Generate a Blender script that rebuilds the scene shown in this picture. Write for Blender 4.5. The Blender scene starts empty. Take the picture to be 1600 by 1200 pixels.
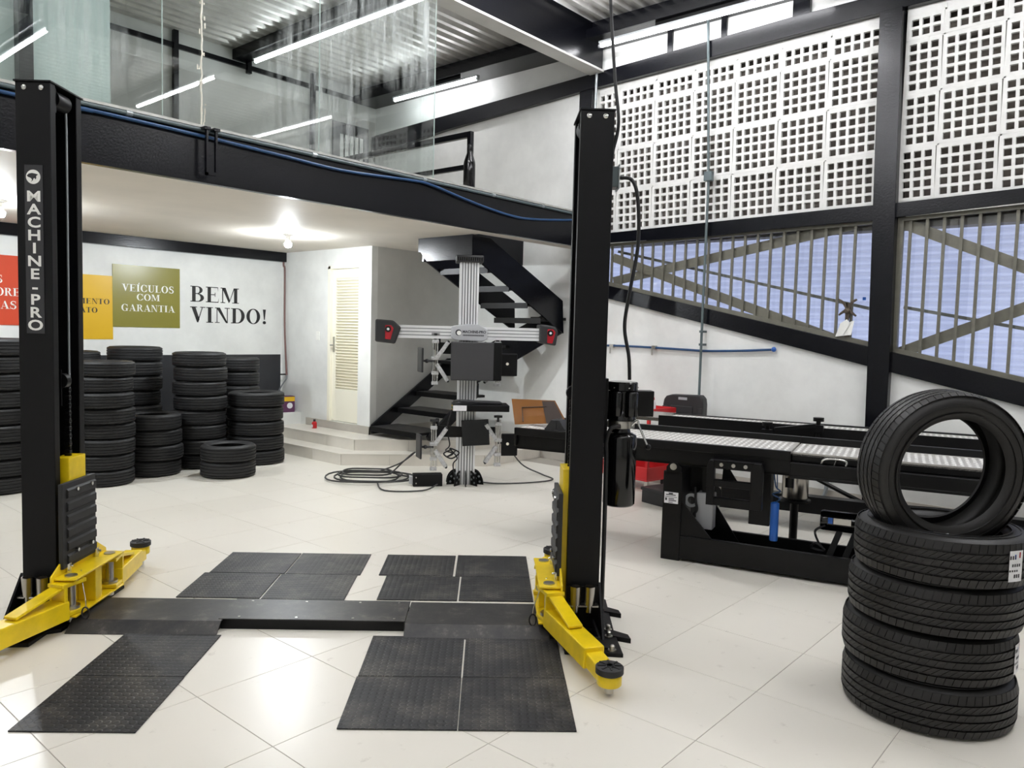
import bpy, bmesh, math, random
from mathutils import Vector, Matrix, Euler

# ------------------------------------------------------------------ camera
SC = bpy.context.scene
COL = SC.collection
rad = math.radians
FOC, YAW, PIT, ROL, CAMH = 1213.0, rad(40.642), rad(3.815), rad(1.49), 1.6
F_ = Vector((math.cos(YAW) * math.cos(PIT), math.sin(YAW) * math.cos(PIT), -math.sin(PIT)))
R_ = Vector((math.sin(YAW), -math.cos(YAW), 0))
U_ = R_.cross(F_)
R_, U_ = math.cos(ROL) * R_ + math.sin(ROL) * U_, -math.sin(ROL) * R_ + math.cos(ROL) * U_
cam_d = bpy.data.cameras.new('camera')
cam = bpy.data.objects.new('camera', cam_d)
COL.objects.link(cam)
cam_d.sensor_fit = 'HORIZONTAL'
cam_d.sensor_width = 36.0
cam_d.lens = 36.0 * FOC / 1600.0
cam_d.clip_start = 0.05
m3 = Matrix((R_, U_, -F_)).transposed()
cam.matrix_world = Matrix.Translation((0, 0, CAMH)) @ m3.to_4x4()
SC.camera = cam


def project(p):
    d = Vector(p) - Vector((0, 0, CAMH))
    t = d.dot(F_)
    if t < 0.05:
        return None
    return 800 + FOC * d.dot(R_) / t, 600 - FOC * d.dot(U_) / t


# ------------------------------------------------------------------ world, exposure
W = bpy.data.worlds.new('world')
SC.world = W
W.use_nodes = True
W.node_tree.nodes['Background'].inputs['Color'].default_value = (0.84, 0.88, 1.0, 1)
W.node_tree.nodes['Background'].inputs['Strength'].default_value = 0.6
SC.view_settings.view_transform = 'Standard'
SC.view_settings.look = 'None'
SC.view_settings.exposure = 1.5
SC.view_settings.gamma = 1.0
SC.view_settings.use_curve_mapping = False
TUBE_STRENGTH = 52.0
BULB_STRENGTH = 680.0
SC.cycles.max_bounces = 8
SC.cycles.diffuse_bounces = 5
SC.cycles.glossy_bounces = 4
SC.cycles.transparent_max_bounces = 12
SC.cycles.sample_clamp_indirect = 6.0
random.seed(7)


# ------------------------------------------------------------------ materials
def lin(c):
    return tuple(((v / 255) / 12.92 if v / 255 <= 0.04045 else ((v / 255 + 0.055) / 1.055) ** 2.4) for v in c) + (1,)


class NT:
    def __init__(s, name):
        s.m = bpy.data.materials.new(name)
        s.m.use_nodes = True
        s.t = s.m.node_tree
        s.b = s.t.nodes['Principled BSDF']
        s.out = s.t.nodes['Material Output']

    def n(s, typ, **kw):
        nd = s.t.nodes.new(typ)
        for k, v in kw.items():
            if k.startswith('i_'):
                key = k[2:]
                nd.inputs[int(key) if key.isdigit() else key.replace('_', ' ')].default_value = v
            else:
                setattr(nd, k, v)
        return nd

    def l(s, a, b):
        s.t.links.new(a, b)

    def math(s, op, a, b=None, clamp=False):
        nd = s.t.nodes.new('ShaderNodeMath')
        nd.operation = op
        nd.use_clamp = clamp
        for i, v in enumerate((a, b)):
            if v is None:
                continue
            if isinstance(v, (int, float)):
                nd.inputs[i].default_value = v
            else:
                s.l(v, nd.inputs[i])
        return nd.outputs[0]

    def coord(s):
        return s.n('ShaderNodeTexCoord').outputs['Object']

    def ramp(s, fac, stops):
        r = s.n('ShaderNodeValToRGB')
        e = r.color_ramp.elements
        e[0].position, e[0].color = stops[0]
        e[1].position, e[1].color = stops[-1]
        for p, c in stops[1:-1]:
            k = e.new(p)
            k.color = c
        s.l(fac, r.inputs[0])
        return r.outputs['Color']


def mat(name, c, rough=0.5, metal=0.0, var=0.0, vscale=6.0, bump=0.0, bscale=40.0, c2=None, spec=0.5, coat=0.0, emit=0.0):
    k = NT(name)
    b = k.b
    b.inputs['Roughness'].default_value = rough
    b.inputs['Metallic'].default_value = metal
    b.inputs['Specular IOR Level'].default_value = spec
    b.inputs['Coat Weight'].default_value = coat
    b.inputs['Base Color'].default_value = lin(c)
    if emit:
        b.inputs['Emission Color'].default_value = lin(c)
        b.inputs['Emission Strength'].default_value = emit
    if var or c2:
        nz = k.n('ShaderNodeTexNoise', i_Scale=vscale, i_Detail=6.0, i_Roughness=0.6)
        k.l(k.coord(), nz.inputs['Vector'])
        lo = c2 if c2 else tuple(max(0, v * (1 - var)) for v in c)
        k.l(k.ramp(nz.outputs[0], [(0.32, lin(lo)), (0.62, lin(c))]), b.inputs['Base Color'])
    if bump:
        nz = k.n('ShaderNodeTexNoise', i_Scale=bscale, i_Detail=4.0)
        k.l(k.coord(), nz.inputs['Vector'])
        bp = k.n('ShaderNodeBump', i_Strength=bump, i_Distance=0.01)
        k.l(nz.outputs[0], bp.inputs['Height'])
        k.l(bp.outputs[0], b.inputs['Normal'])
    return k.m


M = {}
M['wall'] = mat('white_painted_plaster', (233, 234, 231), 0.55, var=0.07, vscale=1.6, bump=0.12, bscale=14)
M['partition'] = mat('pale_green_grey_board', (178, 186, 183), 0.5)
M['block'] = mat('breeze_block_paint', (219, 219, 216), 0.6, var=0.06, vscale=5, bump=0.25, bscale=50)
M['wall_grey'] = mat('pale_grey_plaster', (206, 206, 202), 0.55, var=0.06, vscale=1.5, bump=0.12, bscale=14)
M['plaster_soffit'] = mat('soffit_plaster', (222, 216, 206), 0.6, spec=0.03, var=0.03, vscale=2, bump=0.05, bscale=5)
M['black_paint'] = mat('black_gloss_paint', (11, 12, 18), 0.24, var=0.2, vscale=8, bump=0.10, bscale=60, spec=0.28)
M['black_wall'] = mat('black_wall_paint', (44, 45, 49), 0.5, var=0.15, vscale=5)
M['lift_black'] = mat('black_powder_coat', (13, 13, 15), 0.45, bump=0.04, bscale=300, spec=0.22)
M['black_metal'] = mat('black_satin_metal', (12, 12, 13), 0.38, var=0.2, vscale=14, spec=0.25)
M['black_gloss'] = mat('black_gloss_enamel', (8, 8, 9), 0.12)
M['dark_plastic'] = mat('dark_plastic', (38, 38, 40), 0.45)
M['dark_screen'] = mat('dark_screen_gloss', (10, 10, 11), 0.08)
M['grey_hood'] = mat('charcoal_hood', (56, 56, 58), 0.5)
M['yellow'] = mat('yellow_enamel', (238, 205, 18), 0.32, var=0.08, vscale=9)
M['steel'] = mat('zinc_steel', (190, 188, 182), 0.28, 1.0)
M['chrome'] = mat('bright_steel', (215, 215, 213), 0.18, 1.0)
M['alu'] = mat('aluminium_extrusion', (232, 233, 234), 0.35, 0.25)
M['alu_dark'] = mat('aluminium_groove_shade', (128, 130, 132), 0.4, 0.3)  # darker copy of the aluminium, paints the shade inside grooves
M['cast'] = mat('cast_aluminium', (206, 207, 208), 0.4, 0.35, var=0.2, vscale=40)
M['grey_plastic'] = mat('grey_plastic', (176, 178, 181), 0.4)
M['rubber'] = mat('black_tyre_rubber', (26, 26, 28), 0.62, var=0.2, vscale=20)
M['rubber_brown'] = mat('new_tyre_rubber', (22, 20, 19), 0.5, var=0.22, vscale=25)
M['pad_rubber'] = mat('pad_rubber', (34, 34, 35), 0.6)
M['step_tile'] = mat('step_porcelain', (222, 217, 207), 0.32, var=0.05, vscale=2.5)
M['skirt'] = mat('skirting_porcelain', (186, 181, 172), 0.4, var=0.06, vscale=3)
M['grout'] = mat('grout', (172, 166, 156), 0.8)
M['cream'] = mat('cream_enamel', (243, 239, 222), 0.4)
M['red_paint'] = mat('red_sign_paint', (203, 74, 46), 0.35)
M['yellow_paint'] = mat('ochre_sign_paint', (220, 176, 30), 0.35)
M['olive_paint'] = mat('olive_sign_paint', (134, 128, 52), 0.3)
M['white_paint'] = mat('white_letter_paint', (240, 240, 235), 0.45)
M['black_letter'] = mat('black_letter_paint', (28, 28, 29), 0.45)
M['sticker'] = mat('dark_sticker_film', (44, 44, 47), 0.3)
M['label_white'] = mat('white_label_paper', (228, 228, 230), 0.5)
M['ink'] = mat('label_ink', (45, 45, 50), 0.6)
M['blue_hose'] = mat('blue_air_hose', (28, 66, 108), 0.35)
M['blue'] = mat('blue_plastic', (28, 92, 178), 0.35)
M['conduit'] = mat('grey_green_conduit', (84, 96, 98), 0.45)
M['conduit_grey'] = mat('galvanised_conduit', (150, 156, 158), 0.4, 0.5)
M['cable'] = mat('black_cable', (22, 22, 23), 0.5)
M['cable_grey'] = mat('dark_grey_cable', (62, 62, 62), 0.5)
M['grille'] = mat('olive_grey_grille_paint', (108, 106, 94), 0.45, var=0.12, vscale=10)
M['galv'] = mat('galvanised_sill', (186, 186, 180), 0.4, 0.4, var=0.15, vscale=8)
M['roof'] = mat('galvanised_roof_sheet', (222, 221, 217), 0.3, 0.3, var=0.12, vscale=4)
M['copper'] = mat('brown_drain_pipe', (120, 88, 84), 0.5)
M['red'] = mat('red_enamel', (190, 28, 34), 0.35)
M['red_lens'] = mat('red_camera_face', (168, 22, 36), 0.25)
M['purple'] = mat('purple_carton', (92, 48, 84), 0.5)
M['lilac'] = mat('lilac_carton', (150, 126, 158), 0.5)
M['outer'] = mat('outer_render', (112, 105, 98), 0.8, var=0.15, vscale=4)
M['cardboard'] = mat('cardboard', (176, 130, 84), 0.7)
M['paper'] = mat('crumpled_paper', (225, 225, 220), 0.7)
M['palm'] = mat('dried_palm', (92, 80, 68), 0.8, var=0.4, vscale=60)
M['green_cap'] = mat('green_plastic', (30, 120, 70), 0.4)
M['stainless'] = mat('brushed_stainless', (178, 174, 168), 0.25, 1.0)
M['brown_dark'] = mat('smoked_foil', (52, 40, 34), 0.3)

# lamp tube and bulb glow
for nm, c, st in (('tube_glow', (252, 252, 255), TUBE_STRENGTH), ('tube_glow_weak', (252, 252, 255), TUBE_STRENGTH * .19), ('tube_glow_half', (252, 252, 255), TUBE_STRENGTH * .55), ('tube_glow_mid', (252, 252, 255), TUBE_STRENGTH * .58), ('tube_glow_strong', (252, 252, 255), TUBE_STRENGTH * 1.35), ('bulb_glow', (244, 250, 255), BULB_STRENGTH)):
    k = NT(nm)
    k.b.inputs['Base Color'].default_value = (0.9, 0.9, 0.9, 1)
    k.b.inputs['Emission Color'].default_value = lin(c)
    k.b.inputs['Emission Strength'].default_value = st
    M[nm] = k.m


def floor_tile_mat():
    k = NT('polished_porcelain')
    tc = k.n('ShaderNodeNewGeometry').outputs['Position']
    n1 = k.n('ShaderNodeTexNoise', i_Scale=1.3, i_Detail=2.0, i_Roughness=0.5)
    k.l(tc, n1.inputs['Vector'])
    oi = k.n('ShaderNodeObjectInfo')
    f = k.math('ADD', k.math('MULTIPLY', n1.outputs[0], 0.7), k.math('MULTIPLY', oi.outputs['Random'], 0.3))
    mx = k.n('ShaderNodeMix', data_type='RGBA')
    mx.inputs['A'].default_value = lin((219, 214, 203))
    mx.inputs['B'].default_value = lin((231, 227, 217))
    k.l(f, mx.inputs['Factor'])
    k.l(mx.outputs['Result'], k.b.inputs['Base Color'])
    n3 = k.n('ShaderNodeTexNoise', i_Scale=11.0, i_Detail=6.0, i_Roughness=0.65)
    k.l(tc, n3.inputs['Vector'])
    sp = k.math('MULTIPLY', k.math('MULTIPLY', k.math('SUBTRACT', n3.outputs[0], 0.63, True), 9.0, True), 0.4)
    m2 = k.n('ShaderNodeMix', data_type='RGBA')
    m2.inputs['B'].default_value = lin((150, 141, 126))
    k.l(sp, m2.inputs['Factor'])
    k.l(mx.outputs['Result'], m2.inputs['A'])
    k.l(m2.outputs['Result'], k.b.inputs['Base Color'])
    k.b.inputs['Roughness'].default_value = 0.3
    k.b.inputs['Specular IOR Level'].default_value = 0.38
    return k.m


def mat_rubber_coin():
    k = NT('coin_rubber_mat')
    tc = k.coord()
    v = k.n('ShaderNodeTexVoronoi', i_Scale=1 / 0.034, i_Randomness=0.0)
    v.voronoi_dimensions = '2D'
    k.l(tc, v.inputs['Vector'])
    h = k.math('SUBTRACT', 1.0, k.math('MULTIPLY', k.math('SUBTRACT', v.outputs['Distance'], 0.33), 9.0, True), True)
    bp = k.n('ShaderNodeBump', i_Strength=0.4, i_Distance=0.003)
    k.l(h, bp.inputs['Height'])
    k.l(bp.outputs[0], k.b.inputs['Normal'])
    pos = k.n('ShaderNodeNewGeometry').outputs['Position']
    nz = k.n('ShaderNodeTexNoise', i_Scale=5.0, i_Detail=8.0, i_Roughness=0.7)
    k.l(pos, nz.inputs['Vector'])
    dust = k.math('MULTIPLY', k.math('SUBTRACT', nz.outputs[0], 0.47, True), 4.0, True)
    edge = k.math('MULTIPLY', k.math('SUBTRACT', 1.0, k.math('ABSOLUTE', k.math('MULTIPLY', k.math('SUBTRACT', v.outputs['Distance'], 0.38), 12.0))), 1.0, True)
    dust = k.math('MULTIPLY', dust, k.math('ADD', k.math('MULTIPLY', edge, 0.8), 0.25), True)
    mx = k.n('ShaderNodeMix', data_type='RGBA')
    mx.inputs['A'].default_value = lin((34, 34, 36))
    mx.inputs['B'].default_value = lin((120, 115, 106))
    k.l(dust, mx.inputs['Factor'])
    k.l(mx.outputs['Result'], k.b.inputs['Base Color'])
    k.b.inputs['Roughness'].default_value = 0.46
    k.b.inputs['Specular IOR Level'].default_value = 0.35
    return k.m


def scuffed_plate():
    k = NT('scuffed_black_plate')
    pos = k.n('ShaderNodeNewGeometry').outputs['Position']
    nz = k.n('ShaderNodeTexNoise', i_Scale=7.0, i_Detail=9.0, i_Roughness=0.75)
    k.l(pos, nz.inputs['Vector'])
    k.l(k.ramp(nz.outputs[0], [(0.40, lin((30, 30, 32))), (0.56, lin((52, 50, 48))), (0.70, lin((104, 100, 94)))]), k.b.inputs['Base Color'])
    k.b.inputs['Roughness'].default_value = 0.4
    bp = k.n('ShaderNodeBump', i_Strength=0.15, i_Distance=0.002)
    nb = k.n('ShaderNodeTexNoise', i_Scale=220.0)
    k.l(pos, nb.inputs['Vector'])
    k.l(nb.outputs[0], bp.inputs['Height'])
    k.l(bp.outputs[0], k.b.inputs['Normal'])
    return k.m


def glass(name, tint=(0.93, 0.97, 0.96), dirt=0.0, dscale=(1, 1, 1), refl=1.0):
    k = NT(name)
    tr = k.n('ShaderNodeBsdfTransparent')
    tr.inputs[0].default_value = (*tint, 1)
    gl = k.n('ShaderNodeBsdfGlossy', i_Roughness=0.0)
    gl.inputs[0].default_value = (refl, refl, refl, 1)
    ge = k.n('ShaderNodeNewGeometry')
    dt = k.n('ShaderNodeVectorMath', operation='DOT_PRODUCT')
    k.l(ge.outputs['Normal'], dt.inputs[0])
    k.l(ge.outputs['Incoming'], dt.inputs[1])
    ct = k.math('SUBTRACT', 1.0, k.math('ABSOLUTE', dt.outputs['Value']))
    fr = k.math('ADD', k.math('MULTIPLY', k.math('POWER', ct, 5.0), 0.95), 0.05)
    mx = k.n('ShaderNodeMixShader')
    k.l(fr, mx.inputs[0])
    k.l(tr.outputs[0], mx.inputs[1])
    k.l(gl.outputs[0], mx.inputs[2])
    last = mx.outputs[0]
    if dirt:
        df = k.n('ShaderNodeBsdfTranslucent')
        df.inputs[0].default_value = (0.9, 0.93, 0.93, 1)
        dd = k.n('ShaderNodeBsdfDiffuse')
        dd.inputs[0].default_value = (0.9, 0.93, 0.93, 1)
        ad = k.n('ShaderNodeMixShader', i_0=0.5)
        k.l(df.outputs[0], ad.inputs[1])
        k.l(dd.outputs[0], ad.inputs[2])
        nz = k.n('ShaderNodeTexNoise', i_Scale=3.0, i_Detail=7.0, i_Roughness=0.7)
        mp = k.n('ShaderNodeMapping')
        mp.inputs['Scale'].default_value = dscale
        k.l(k.coord(), mp.inputs[0])
        k.l(mp.outputs[0], nz.inputs['Vector'])
        nb = k.n('ShaderNodeTexNoise', i_Scale=0.9, i_Detail=2.0)
        k.l(k.coord(), nb.inputs['Vector'])
        f = k.math('MULTIPLY', k.math('MULTIPLY', k.math('SUBTRACT', nz.outputs[0], 0.42, True), 3.0, True),
                   k.math('MULTIPLY', k.math('SUBTRACT', nb.outputs[0], 0.44, True), 6.0, True), True)
        m2 = k.n('ShaderNodeMixShader')
        k.l(k.math('MULTIPLY', f, dirt), m2.inputs[0])
        k.l(last, m2.inputs[1])
        k.l(ad.outputs[0], m2.inputs[2])
        last = m2.outputs[0]
    k.l(last, k.out.inputs[0])
    return k.m


def amber():
    k = NT('amber_acrylic')
    k.b.inputs['Base Color'].default_value = lin((158, 110, 62))
    k.b.inputs['Roughness'].default_value = 0.15
    tr = k.n('ShaderNodeBsdfTransparent')
    tr.inputs[0].default_value = lin((190, 140, 90))
    mx = k.n('ShaderNodeMixShader', i_0=0.4)
    k.l(k.b.outputs[0], mx.inputs[1])
    k.l(tr.outputs[0], mx.inputs[2])
    k.l(mx.outputs[0], k.out.inputs[0])
    return k.m


def translucent_sheet():
    k = NT('translucent_blue_sheet')
    tl = k.n('ShaderNodeBsdfTranslucent')
    tl.inputs[0].default_value = lin((206, 210, 232))
    df = k.n('ShaderNodeBsdfDiffuse')
    df.inputs[0].default_value = lin((200, 203, 222))
    mx = k.n('ShaderNodeMixShader', i_0=0.5)
    k.l(tl.outputs[0], mx.inputs[1])
    k.l(df.outputs[0], mx.inputs[2])
    k.l(mx.outputs[0], k.out.inputs[0])
    return k.m


M['tile'] = floor_tile_mat()
M['coin'] = mat_rubber_coin()
M['plate'] = scuffed_plate()
M['plate_steel'] = mat('tread_plate_ground', (196, 193, 187), 0.4, 0.3, var=.1, vscale=5)
M['plate_highlight'] = mat('tread_plate_relief_highlight', (240, 239, 236), 0.35, 0.2)  # relief highlight painted into the diamonds, brighter than the dirt-grey ground
M['glass'] = glass('mezzanine_glass', dirt=0.5, dscale=(6, 1, 0.45))
M['pane'] = glass('window_glass', tint=(0.95, 0.97, 0.98))
M['glass_edge'] = mat('glass_edge', (196, 210, 206), 0.3)
M['silicone'] = mat('dried_silicone', (214, 210, 196), 0.6)
M['amber'] = amber()
M['sheet'] = translucent_sheet()


# ------------------------------------------------------------------ mesh helpers
class MB:
    def __init__(s):
        s.v, s.f = [], []

    def add(s, vs, fs):
        o = len(s.v)
        s.v += [tuple(v) for v in vs]
        s.f += [tuple(i + o for i in f) for f in fs]
        return s

    def box(s, x0, x1, y0, y1, z0, z1):
        return s.add([(x0, y0, z0), (x1, y0, z0), (x1, y1, z0), (x0, y1, z0), (x0, y0, z1), (x1, y0, z1), (x1, y1, z1), (x0, y1, z1)],
                     [(0, 3, 2, 1), (4, 5, 6, 7), (0, 1, 5, 4), (1, 2, 6, 5), (2, 3, 7, 6), (3, 0, 4, 7)])

    def obox(s, c, size, rot=(0, 0, 0)):
        m = Euler(rot).to_matrix()
        h = Vector(size) / 2
        vs = [Vector(c) + m @ Vector((sx * h.x, sy * h.y, sz * h.z)) for sz in (-1, 1) for sx, sy in ((-1, -1), (1, -1), (1, 1), (-1, 1))]
        return s.add(vs, [(0, 3, 2, 1), (4, 5, 6, 7), (0, 1, 5, 4), (1, 2, 6, 5), (2, 3, 7, 6), (3, 0, 4, 7)])

    def bar(s, p0, p1, w, h, up=(0, 0, 1)):
        p0, p1 = Vector(p0), Vector(p1)
        d = (p1 - p0).normalized()
        x = d.cross(Vector(up)).normalized()
        y = x.cross(d)
        vs = [p + x * a * w / 2 + y * b * h / 2 for p in (p0, p1) for a, b in ((-1, -1), (1, -1), (1, 1), (-1, 1))]
        return s.add(vs, [(0, 3, 2, 1), (4, 5, 6, 7), (0, 1, 5, 4), (1, 2, 6, 5), (2, 3, 7, 6), (3, 0, 4, 7)])

    def prism(s, pts, axis, a, b):
        n = len(pts)
        i = 'xyz'.index(axis)

        def mk(p, q):
            r = list(p)
            r.insert(i, q)
            return r
        return s.add([mk(p, a) for p in pts] + [mk(p, b) for p in pts],
                     [tuple(range(n))[::-1], tuple(range(n, 2 * n))] + [(j, (j + 1) % n, (j + 1) % n + n, j + n) for j in range(n)])

    def cyl(s, p0, p1, r, n=16, r2=None):
        p0, p1 = Vector(p0), Vector(p1)
        d = (p1 - p0).normalized()
        x = d.cross(Vector((0, 0, 1)) if abs(d.z) < 0.9 else Vector((1, 0, 0))).normalized()
        y = d.cross(x)
        r2 = r if r2 is None else r2
        vs = [p + (x * math.cos(2 * math.pi * k / n) + y * math.sin(2 * math.pi * k / n)) * rr for p, rr in ((p0, r), (p1, r2)) for k in range(n)]
        return s.add(vs, [tuple(range(n))[::-1], tuple(range(n, 2 * n))] + [(k, (k + 1) % n, (k + 1) % n + n, k + n) for k in range(n)])

    def lathe(s, prof, c=(0, 0, 0), n=32, axis='z', close=False, ends=True):
        """prof: (r, h) pairs along the axis"""
        vs = []
        for r, h in prof:
            for k in range(n):
                a = 2 * math.pi * k / n
                p = {'z': (r * math.cos(a), r * math.sin(a), h), 'x': (h, r * math.cos(a), r * math.sin(a)), 'y': (r * math.sin(a), h, r * math.cos(a))}[axis]
                vs.append((p[0] + c[0], p[1] + c[1], p[2] + c[2]))
        fs = []
        m = len(prof)
        for j in range(m if close else m - 1):
            for k in range(n):
                a, b = j * n + k, j * n + (k + 1) % n
                e, g = ((j + 1) % m) * n + (k + 1) % n, ((j + 1) % m) * n + k
                fs.append((a, b, e, g))
        if ends and not close:
            fs += [tuple(range(n))[::-1], tuple(range((m - 1) * n, m * n))]
        return s.add(vs, fs)

    def tube(s, path, r, n=8):
        P = [Vector(p) for p in path]
        rings = []
        ref = None
        for i, p in enumerate(P):
            d = (P[min(i + 1, len(P) - 1)] - P[max(i - 1, 0)]).normalized()
            if ref is None:
                ref = d.cross(Vector((0, 0, 1)) if abs(d.z) < 0.9 else Vector((1, 0, 0))).normalized()
            x = (ref - d * ref.dot(d)).normalized()
            ref = x
            y = d.cross(x)
            rings.append([p + (x * math.cos(2 * math.pi * k / n) + y * math.sin(2 * math.pi * k / n)) * r for k in range(n)])
        vs = [v for q in rings for v in q]
        fs = [tuple(range(n))[::-1], tuple(range(len(vs) - n, len(vs)))]
        for j in range(len(P) - 1):
            for k in range(n):
                fs.append((j * n + k, j * n + (k + 1) % n, (j + 1) * n + (k + 1) % n, (j + 1) * n + k))
        return s.add(vs, fs)

    def sphere(s, c, r, n=16, m=10, sz=1.0):
        prof = [(max(1e-4, r * math.sin(math.pi * j / m)), -r * sz * math.cos(math.pi * j / m)) for j in range(m + 1)]
        return s.lathe(prof, c, n)

    def poly(s, pts):
        return s.add(pts, [tuple(range(len(pts)))])

    def mesh(s, name, material, smooth=None):
        me = bpy.data.meshes.new(name)
        me.from_pydata(s.v, [], s.f)
        bm = bmesh.new()
        bm.from_mesh(me)
        bmesh.ops.recalc_face_normals(bm, faces=bm.faces)
        bm.to_mesh(me)
        bm.free()
        me.materials.append(M[material] if isinstance(material, str) else material)
        if smooth:
            me.shade_smooth()
            me.set_sharp_from_angle(angle=rad(smooth))
        return me

    def build(s, name, material, parent=None, smooth=None, bevel=0.0, seg=2, loc=None, rot=None):
        return link(name, s.mesh(name, material, smooth), parent, bevel, seg, loc, rot)


def link(name, me, parent=None, bevel=0.0, seg=2, loc=None, rot=None):
    o = bpy.data.objects.new(name, me)
    COL.objects.link(o)
    if parent is not None:
        o.parent = parent
    if loc is not None:
        o.location = loc
    if rot is not None:
        o.rotation_euler = rot
    if bevel:
        b = o.modifiers.new('bevel', 'BEVEL')
        b.width = bevel
        b.segments = seg
        b.limit_method = 'ANGLE'
        b.angle_limit = rad(35)
    return o


def tag(o, label, cat, group=None):
    o['label'] = label
    o['category'] = cat
    if group:
        o['group'] = group
    return o


def struct(o):
    o['kind'] = 'structure'
    return o


def thing(name, label, cat, loc=(0, 0, 0), rotz=0.0, group=None):
    o = bpy.data.objects.new(name, None)
    o.empty_display_size = 0.1
    COL.objects.link(o)
    o.location = loc
    o.rotation_euler = (0, 0, rotz)
    return tag(o, label, cat, group)


def copy_tree(o, parent=None):
    c = o.copy()
    COL.objects.link(c)
    c.parent = parent
    for ch in o.children:
        copy_tree(ch, c)
    return c


def B(*a):
    return MB().box(*a)


def smooth_path(pts, n=6):
    """Catmull-Rom through pts"""
    P = [Vector(p) for p in pts]
    out = []
    for i in range(len(P) - 1):
        p0, p1, p2, p3 = P[max(i - 1, 0)], P[i], P[i + 1], P[min(i + 2, len(P) - 1)]
        for k in range(n):
            t = k / n
            out.append(0.5 * ((2 * p1) + (p2 - p0) * t + (2 * p0 - 5 * p1 + 4 * p2 - p3) * t * t + (3 * p1 - p0 - 3 * p2 + p3) * t ** 3))
    out.append(P[-1])
    return out


def sans(body, size, bold=0.0):
    """mesh outline of sans lettering in the local xy plane"""
    cu = bpy.data.curves.new('lettering', 'FONT')
    cu.body = body
    cu.size = size
    cu.offset = bold
    cu.align_x = 'CENTER'
    cu.align_y = 'CENTER'
    cu.resolution_u = 4
    o = bpy.data.objects.new('lettering', cu)
    COL.objects.link(o)
    dg = bpy.context.evaluated_depsgraph_get()
    me = bpy.data.meshes.new_from_object(o.evaluated_get(dg))
    bpy.data.objects.remove(o)
    bpy.data.curves.remove(cu)
    return me


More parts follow.
